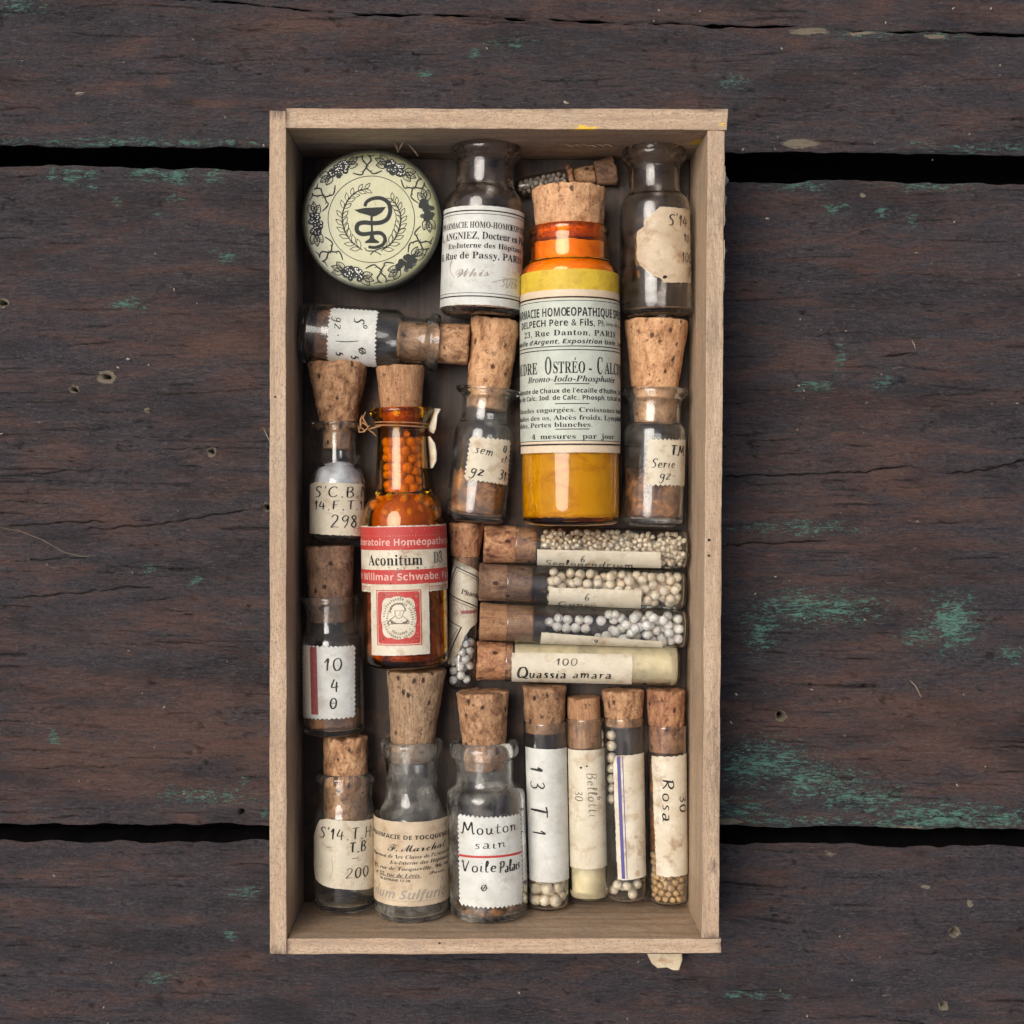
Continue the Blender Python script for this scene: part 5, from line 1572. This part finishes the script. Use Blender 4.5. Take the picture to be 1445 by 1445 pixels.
# ================================================================ left column, second bottle
b = Bottle('medicine_bottle', 'clear bottle with dull cork and white label reading 10 4 with a red stripe', 'bottle', (471.5, 1036), (465, 769), 43.5)
b.glass(O(b, [(1034, 37), (1031, 41.5), (1024, 43.5), (912, 43.5), (902, 42.5), (895, 39.5), (889, 37), (880, 36), (862, 36.5), (852, 39), (847, 43), (843, 44), (840, 42)]), 4.2, 10, M['glass'], nv=V(b, 892), hole_r=31)
b.cork(V(b, 877), V(b, 770), 29.5, 34.5, M['cork_dark'], 41, rough=.9, pits=10, vn=V(b, 842), rn=30.3)
b.fill(11, V(b, 1003), M['powder_brown'], 'brown residue in the bottle labelled 10 4', seed=41, rough=6, level=.8)
P = [(428.5, 911), (499.5, 912), (499.5, 1010), (428.5, 1010)]
lab = b.sheet(jag(b.px(P), 15, stamp=1.9), M['paper_white'])
I = Ink(18)
a = b.uv(438, 912.5); c = b.uv(449.5, 1008.5); I.rect(a[0], c[0], c[1], a[1]); b.ink(I, M['red_dark'], lab, name='red_stripe')
I = Ink(181); a0_ = b.uv(429.5, 912.5); I.rect(a0_[0] + 1, a[0] - .3, c[1], a[1]); b.ink(I, M['cream_print'], lab, name='tan_stripe')
I = Ink(19)
I.hand('10', b.uv(470, 938), 16, 2.2, width=25); I.hand('4', b.uv(473, 967), 18, 2.2); I.hand('θ', b.uv(471, 992), 15, 2.2)
b.ink(I, M['ink'], lab)

# ================================================================ left column, third bottle (bottom left)
b = Bottle('medicine_bottle', "squat clear bottle labelled S'14.T.H in the lower left corner of the box", 'bottle', (487, 1281), (488, 1037), 43.5)
b.glass(O(b, [(1279, 37), (1275, 42), (1268, 43.5), (1155, 43.5), (1146, 42.5), (1139, 40), (1134, 38.5), (1126, 38), (1112, 38), (1104, 40), (1098, 43), (1092, 43), (1088, 40)]), 4.2, 12, M['glass'], nv=V(b, 1135), hole_r=33)
b.cork(V(b, 1158), V(b, 1038), 30.5, 31, M['cork_mid'], 51, rough=1.1, pits=14, vn=V(b, 1090), rn=31.5)
P = [(452, 1157), (462, 1155), (526, 1155), (530, 1160), (530, 1250), (515, 1255), (478, 1254), (456, 1249), (446, 1240), (443, 1220), (443, 1180)]
lab = b.sheet(jag(b.px(P), 16, torn=.5), M['paper_cream'])
I = Ink(20)
I.hand("S'14.T.H.", b.uv(492, 1177), 15, 1.6, width=86); I.hand('_', b.uv(465, 1196), 12, 1.2); I.hand('T.B', b.uv(505, 1195), 13, 1.9); I.hand('_', b.uv(502, 1211), 16, 1.2); I.hand('200', b.uv(505, 1231), 14, 1.3, width=34)
b.ink(I, M['ink'], lab)
I = Ink(201); I.stroke([b.uv(468, 1210), b.uv(470, 1226), b.uv(466, 1240)], .6); b.ink(I, M['pencil'], lab, name='crease')

# ================================================================ bottom bottle with the printed tan label
b = Bottle('medicine_bottle', 'clear bottle with tan printed pharmacy label and tall greyish cork, second in bottom row', 'bottle', (581.5, 1291), (581, 1040), 53)
b.glass(O(b, [(1289, 45), (1284, 51), (1276, 53), (1180, 53), (1165, 52), (1152, 49), (1140, 44), (1130, 39), (1118, 37), (1100, 36.5), (1080, 37), (1068, 39), (1058, 43), (1050, 44.5), (1044, 43)]), 4.6, 10, M['glass_cloudy'], nv=V(b, 1130), hole_r=32)
b.cork(V(b, 1072), V(b, 944), 28.5, 42, M['cork_grey'], 61, rough=1.0, pits=12, vn=V(b, 1046), rn=31, shear=.055)
u0, u1, v0, v1 = rectuv(b, -112, 112, 1279, 1160, x=581)
lab = b.sheet(jag(rect_pts(u0, u1, v0, v1), 17, torn=.4), M['paper_tan'])
def vb(y): return b.uv(581, y)[1]
I = Ink(21)
I.text('PHARMACIE DE TOCQUEVILLE', (2, vb(1182)), 5.6, 'sb', 150, rot=-1)
I.text('F. Marchal', (12, vb(1196)), 10.5, 'sc', 92, rot=1)
I.text('Pharmen de 1re Classe de l\'Université', (2, vb(1209)), 4.8, 'bi', 140, rot=1)
I.text('Ex-Interne des Hôpitaux', (18, vb(1217)), 4.8, 'bi', 92, rot=1)
I.text('91, rue de Tocqueville, 96, rue', (2, vb(1226)), 4.8, 'bi', 132, rot=1)
I.text('et 32, rue de Lévis', (-22, vb(1235.5)), 4.8, 'bi', 72); I.text('Paris', (40, vb(1233)), 5.5, 'sc', 28)
I.text('TELEPHONE 17-28', (-24, vb(1243)), 3.2, 'sb', 50)
I.rect(-50, 16, vb(1239) - .3, vb(1239) + .3)
b.ink(I, M['ink'], lab)
I = Ink(22); I.text('num Sulfuric', (-2, vb(1263)), 12, 'si', 118, slant=.15); b.ink(I, M['pencil'], lab, name='faded_writing')
I = Ink(222); I.rect(-60, 60, vb(1272) - .3, vb(1272) + .3); b.ink(I, M['pencil'], lab, name='rule')

# ================================================================ bottle reading Mouton sain
b = Bottle('medicine_bottle', 'clear wide bottle with stamp-edged white label reading Mouton sain', 'bottle', (690.5, 1291), (681, 974), 55.5)
b.glass(O(b, [(1289, 47), (1285, 53), (1277, 55.5), (1128, 55.5), (1118, 55), (1112, 52), (1108, 45), (1104, 40.5), (1092, 40), (1074, 41), (1068, 43), (1065, 48), (1058, 49.5), (1051, 49), (1045, 45)]), 5.0, 12, M['glass_cloudy'], nv=V(b, 1108), hole_r=35)
b.cork(V(b, 1084), V(b, 975), 28, 37.5, M['cork_mid'], 71, rough=1.0, pits=7, vn=V(b, 1048), rn=33)
b.fill(14, V(b, 1272), M['powder_brown'], 'brown residue at the bottom of the bottle reading Mouton sain', seed=71, rough=4)
P = [(648, 1150), (733, 1150), (736.5, 1272), (650, 1274)]
lab = b.sheet(jag(b.px(P), 18, stamp=2.2), M['paper_white'])
I = Ink(23); I.stroke([b.uv(648, 1206), b.uv(690, 1209), b.uv(735, 1202)], 3.2, .9); b.ink(I, M['red'], lab, name='red_line')
I = Ink(24)
I.hand('Mouton', b.uv(691, 1169), 15, 1.6, width=82, slant=0); I.hand('sain', b.uv(692, 1191), 12, 1.3, width=44, slant=0)
I.hand('Voile', b.uv(675, 1223), 15, 1.7, width=50); I.hand('Palais', b.uv(720, 1221), 15, 1.8, width=34, gap=.02); I.hand('Ø', b.uv(684, 1250), 14, 1.2)
b.ink(I, M['ink'], lab)

# ================================================================ small dark vial at the top
b = Bottle('glass_vial', 'tiny dark vial of pellets with brown cork, lying under the top board', 'vial', (728, 266), (870, 240), 14.5)
b.glass(O(b, [(729, 11), (732, 14), (800, 14.5), (806, 14)]), 2, 3, M['glass_smoky'], punt=0)
Pp = pack(70, 3.6, lambda y: b.bore(y) - .2, 4, V(b, 800), 0, 2, 60)
granules(b, Pp, 3.6, M['pellet_grey'], 'small greyish pellets in the tiny vial at the top')
b.cork(V(b, 801), V(b, 808), 19, 20, M['cork_rust'], 81, pits=6, name='cork_collar')
b.cork(V(b, 808.5), V(b, 839), 12.5, 13.5, M['cork_mid'], 82, pits=6, name='cork_plug')
b.cork(V(b, 839.5), V(b, 868), 17, 21, M['cork_dark'], 83, pits=10, name='cork')

# ================================================================ small vial wrapped in a printed paper
b = Bottle('glass_vial', 'narrow vial of white pellets wrapped in bordered paper beside the red labelled bottle', 'vial', (650, 972), (658, 737), 20)
b.glass(O(b, [(970, 13), (966, 18), (958, 20), (800, 20.5), (790, 21.5), (785, 22.5)]), 2.0, 4, M['glass_tube'], punt=0)
b.cork(V(b, 806), V(b, 737), 18.0, 26, M['cork_rust'], 91, vn=V(b, 787), rn=18.2, pits=14)
Pp = pack(24, 6.4, lambda y: b.bore(y) - .2, 6, V(b, 893), 0, 6, 80)
pellets(b, Pp, 6.3, M['pellet_white'], 'white sugar pellet inside the narrow vial wrapped in bordered paper', 'pellets in the paper wrapped vial')
P = [(642, 788), (675, 808), (676, 878), (664, 886), (656, 897), (645, 925), (634, 938), (628, 930), (628, 880), (631, 830)]
lab = b.sheet(jag(b.px(P), 19, torn=.6), M['paper_cream'])
I = Ink(25)
for pts, w in (([(631, 830), (645, 800), (674, 816)], 1.9), ([(634, 832), (647, 805), (674, 820)], .8), ([(633, 836), (674, 858)], 1.7), ([(632, 840), (674, 862)], .8), ([(631, 872), (651, 885), (634, 928)], 2.0), ([(630, 880), (646, 888), (632, 920)], .8)):
    I.stroke([b.uv(*p) for p in pts], w, .9, sm=0)
I.text('Pharmacie', b.uv(651, 834), 7, 'bs', 44, rot=-14, align='l')
b.ink(I, M['ink'], lab)
I = Ink(26); I.stroke([b.uv(650, 864), b.uv(672, 862)], 5, .9, sm=0); b.ink(I, M['red_dark'], lab, name='red_line')
I = Ink(27)
for i in range(7): I.stroke([b.uv(636 + i * 5, 850 + i), b.uv(640 + i * 5, 862), b.uv(650 + i * 4, 872)], .6)
b.ink(I, M['pencil'], lab, name='faded_print')

# ================================================================ four tubes lying across
def tube(label, B, T, R, mouth, cork_col, seed, cr0=None, cr1=None, inner=None, rough=1.0, mat='glass_tube', t=2.2):
    b = Bottle('glass_tube', label, 'tube', B, T, R)
    L = V(b, mouth)
    b.glass([(0.0, R - 8), (1.5, R - 4), (4.5, R - 1.2), (9, R), (L * .5, R), (L - 6, R), (L - 1.5, R + .2), (L, R - .3)], t, 3.5, M[mat], punt=0)
    b.cork(V(b, inner), b.len, R - t - 1.0, cr1 or R - 1, M[cork_col], seed, vn=L, rn=R - t - .6, rough=rough, pits=10)
    return b
b = tube('corked glass tube of tiny pellets lying across, uppermost of the four', (970, 776), (683, 767), 28.0, 727, 'cork_rust', 101, inner=757, rough=1.2)
Pp = pack(620, 3.9, lambda y: b.bore(y) - .2, 4, V(b, 762), 0, 12, 26)
granules(b, Pp, 3.9, M['pellet_cream'], 'tiny cream pellets filling the uppermost lying tube')
P = [(758, 775), (932, 779), (933, 805), (758, 801)]
lab = b.sheet(jag(b.px([(758, 775), (932, 779)], None) + b.px([(933, 801), (758, 797)]), 20, torn=.3), M['paper_cream'])
I = Ink(28); I.hand('6', b.uv(823, 788), 11, 1.3, rot=-90); I.hand('Scolopendrium', b.uv(832, 795), 12, 1.4, width=124, rot=-90, slant=0)
b.ink(I, M['ink'], lab)

b = tube('corked glass tube of cream pellets lying across, labelled Gunco', (966, 833), (676, 821), 27.8, 715, 'cork_dark', 102, inner=751, rough=.8)
Pp = pack(118, 7.0, lambda y: b.bore(y) - .3, 4, V(b, 772), .05, 14, 80)
granules(b, [p for p in Pp if p[2] < -9], 6.9, M['pellet_cream'], 'pellets at the back of the tube labelled Gunco', 'back_pellets')
pellets(b, [p for p in Pp if p[2] >= -9], 6.9, M['pellet_cream'], 'cream sugar pellet inside the lying tube labelled Gunco', 'pellets in the Gunco tube')
lab = b.sheet(jag(b.px([(775, 829), (905, 833)]) + b.px([(904, 859), (774, 855)]), 21, torn=.3), M['paper_cream'])
I = Ink(29); I.hand('6', b.uv(829, 842), 11, 1.2, rot=-90); I.hand('Gunco', (b.uv(815, 851)[0] - 2, b.uv(815, 851)[1]), 12, 1.3, width=54, rot=-90, slant=0)
b.ink(I, M['ink'], lab)

b = tube('corked glass tube half full of frosted white pellets, third of the four lying across', (968, 888), (677, 877), 28.0, 715, 'cork_wood', 103, inner=753, rough=.7)
Pp = pack(52, 7.4, lambda y: b.bore(y) - .3, 4, V(b, 838), .1, 16, 80)
P2 = pack(9, 6.6, lambda y: b.bore(y) - .3, V(b, 838), V(b, 762), 1.2, 17, 60)
pellets(b, list(Pp) + list(P2), 7.2, M['pellet_white'], 'frosted white sugar pellet inside the third lying tube', 'pellets in the third lying tube')
lab = b.sheet(jag(b.px([(764, 892), (935, 905)]) + b.px([(934, 918), (762, 913)]), 22, torn=.3), M['paper_cream'])
I = Ink(30); I.hand('9', b.uv(841, 905), 9, 1.2, rot=-90)
b.ink(I, M['ink'], lab)

b = tube('corked tube with brown edged paper label reading Quassia amara, lowest of the four lying across', (957, 939), (673, 932), 28.5, 713, 'cork_rust', 104, inner=724, rough=1.3)
b.fill(4.5, V(b, 726), M['powder_olive'], 'pale olive filling inside the tube labelled Quassia amara', seed=3, rough=.4, gap=.6)
lab = b.sheet(jag(b.px([(722, 921), (892, 924), (891, 965), (722, 961)]), 23, torn=.7), M['paper_cream'])
I = Ink(31); I.hand('100', b.uv(800, 934), 9, 1.3, width=30, rot=-90, slant=.15)
I.hand('Q', b.uv(738, 949), 17, 2.4, rot=-90); I.hand('uassia', b.uv(773, 950), 15, 2.0, width=52, rot=-90); I.hand('amara', b.uv(836, 951), 13, 1.6, width=54, rot=-90)
b.ink(I, M['ink'], lab)

# ================================================================ four tubes standing side by side at the lower right
b = tube('corked tube with white label reading 13T1, first of the bottom right tubes', (773, 1279), (768, 967), 30.5, 1017, 'cork_mid', 111, cr1=31, inner=1033, rough=1.0)
Pp = pack(26, 8.7, lambda y: b.bore(y) - .3, 4, V(b, 1225), .2, 18, 80)
pellets(b, Pp, 8.6, M['pellet_cream'], 'cream sugar pellet at the bottom of the tube labelled 13T1', 'pellets in the 13T1 tube')
lab = b.sheet(jag(b.px([(742, 1053), (799, 1054), (803, 1239), (748, 1241)]), 24, torn=.3), M['paper_white'])
I = Ink(32)
for ch, y, cp, w in (('1', 1086, 18, 2.3), ('3', 1108, 20, 1.9), ('T', 1144, 24, 2.8), ('1', 1175, 18, 2.3)):
    I.hand(ch, b.uv(757 + (y - 1080) * .04, y), cp, w, rot=-90)
b.ink(I, M['ink'], lab)

b = tube('slim corked tube of olive powder with pale label reading Bellotti 30', (831.5, 1266), (823.5, 983), 27, 1012, 'cork_wood', 112, inner=1054, cr1=23, rough=.5)
b.fill(4.5, V(b, 1056), M['powder_olive'], 'pale olive powder inside the tube labelled Bellotti', seed=13, rough=.4, gap=.6)
lab = b.sheet(jag(b.px([(802, 1056), (852, 1055), (857, 1220), (805, 1222)]), 25, torn=.3), M['paper_cream'])
I = Ink(33); I.hand('6', b.uv(846, 1126), 9, 1.0, rot=-88); I.hand('Bellotti', b.uv(836, 1122), 13, 1.1, width=62, rot=-88, slant=.15); I.hand('30', b.uv(817, 1123), 11, 1.0, rot=-88)
b.ink(I, M['ink_soft'], lab)
I = Ink(34); I.disc(b.uv(820, 1083), 1.6, 1.6, 8); I.disc(b.uv(828, 1081), 1.5, 1.3, 8); b.ink(I, M['hole'], lab, name='burnt_spot')

b = tube('corked tube with stained label and blue stripe, third of the bottom right tubes', (884, 1269), (879, 973), 28.5, 1011, 'cork_mid', 113, inner=1024, cr1=30, rough=1.1)
P1 = pack(7, 7.2, lambda y: b.bore(y) - .3, 5, V(b, 1240), 0, 19, 60)
P2 = [(-17.5, V(b, y), -6.0) for y in (1038, 1053, 1070, 1085, 1100, 1113, 1128)]
pellets(b, list(P1) + P2, 7.2, M['pellet_cream'], 'cream sugar pellet inside the tube with the blue striped label', 'pellets in the blue striped tube')
lab = b.sheet(jag(b.px([(870, 1066), (908, 1061), (911, 1235), (872, 1241), (867, 1120), (866, 1076)]), 26, torn=.6), M['paper_stained'])
I = Ink(35)
I.stroke([b.uv(873, 1067), b.uv(876, 1150), b.uv(880, 1240)], 4.6, 1, sm=0, closed=True); I.stroke([b.uv(878.5, 1067), b.uv(881.5, 1150), b.uv(885, 1240)], 1.0, 1, sm=0, closed=True)
b.ink(I, M['blue'], lab, name='blue_stripe')
I = Ink(36)
for x, y, s_ in ((897, 1152, 4), (905, 1110, 4), (897, 1181, 3), (902, 1203, 4.5), (893, 1150, 2), (899, 1232, 4), (891, 1102, 1)): I.disc(b.uv(x, y), s_, s_ * 1.1, 12, .4, .25)
b.ink(I, M['paper_tan'], lab, name='stain')

b = tube('corked tube with rosy cork and label reading Rosa, against the right board', (943, 1273), (940, 972), 27.5, 1022, 'cork_rust', 114, inner=1060, cr1=27.5, rough=1.0)
Pp = pack(150, 5.2, lambda y: b.bore(y) - .2, 4, V(b, 1200), .0, 21, 40)
granules(b, Pp, 5.2, M['pellet_brown'], 'browned granules at the bottom of the tube labelled Rosa')
b.fill(V(b, 1198), V(b, 1066), M['powder_brown'], 'brown residue behind the Rosa label', seed=17, rough=3, gap=1.0)
lab = b.sheet(jag(b.px([(920, 1066), (968, 1063), (970, 1232), (927, 1235)]), 27, torn=.9), M['paper_stained'])
I = Ink(37); I.hand('Rosa', b.uv(943, 1130), 15, 1.9, width=60, rot=-90); I.hand('30', b.uv(963, 1134), 12, 1.8, width=24, rot=-90)
b.ink(I, M['ink'], lab)

# ================================================================ small debris on the planks
def on_table(name, pts, r, mat, label, cat, kind=None):
    p3 = [(Wp(x, y, z)[0], Wp(x, y, z)[1], z) for x, y, z in pts]
    o = tube_path(name, p3, r, mat, None)
    tag(o, label, cat, kind=kind)
    return o
on_table('hair', [(0, 744, 1.5), (30, 750, 3), (60, 762, 4), (90, 779, 3), (112, 785, 2), (135, 784, 1)], .24, M['straw'], 'thin pale hair lying on the planks left of the box', 'hair')
on_table('straw_bit', [(106, 133, 1.2), (112, 131, 2.4), (119, 131, 1.5)], .8, M['straw'], 'tiny straw crumb on the plank above the left gap', 'straw')
on_table('straw_bit', [(372, 604, 1.2), (377, 615, 3), (381, 624, 1.5)], .6, M['straw'], 'thin straw sliver touching the left side of the box', 'straw')
on_table('straw_bit', [(1287, 480, 1.5), (1290, 486, 2.5), (1292, 493, 1.2)], .6, M['straw'], 'pale straw sliver on the plank right of the box', 'straw')
on_table('straw_bit', [(1284, 960, 1.5), (1292, 968, 2.5), (1300, 984, 1.2)], .7, M['straw'], 'pale bristle on the wide plank at right, below the green paint', 'straw')
# crumbs strewn on the planks: nobody could count them
def crumbs():
    r = random.Random(77); vs = []; fs = []
    for _ in range(300):
        x = r.uniform(-40, 1480); y = r.uniform(-40, 1480)
        if 372 < x < 1032 and 145 < y < 1352: continue
        if abs(y - 222 - x * .02) < 22 or abs(y - 1180 - x * .004) < 16: continue
        wx, wy = Wp(x, y, 0); s = r.uniform(.5, 1.3) * (1.6 if r.random() < .06 else 1); k = len(vs); a = r.uniform(0, 3.1); l = s * r.uniform(.8, 2.2)
        for dx, dy, dz in ((-l, -s, 0), (l, -s * .7, 0), (l * .8, s, 0), (-l * .7, s * .8, 0), (0, 0, s * 1.1)):
            vs.append((wx + dx * math.cos(a) - dy * math.sin(a), wy + dx * math.sin(a) + dy * math.cos(a), -2.6 + dz + 1.2))
        fs += [(k, k + 1, k + 4), (k + 1, k + 2, k + 4), (k + 2, k + 3, k + 4), (k + 3, k, k + 4)]
    o = link('crumbs', mesh('crumbs', vs, fs, smooth=False), M['straw'])
    tag(o, 'pale crumbs and grit strewn over the dark planks', 'crumbs', kind='stuff')
crumbs()
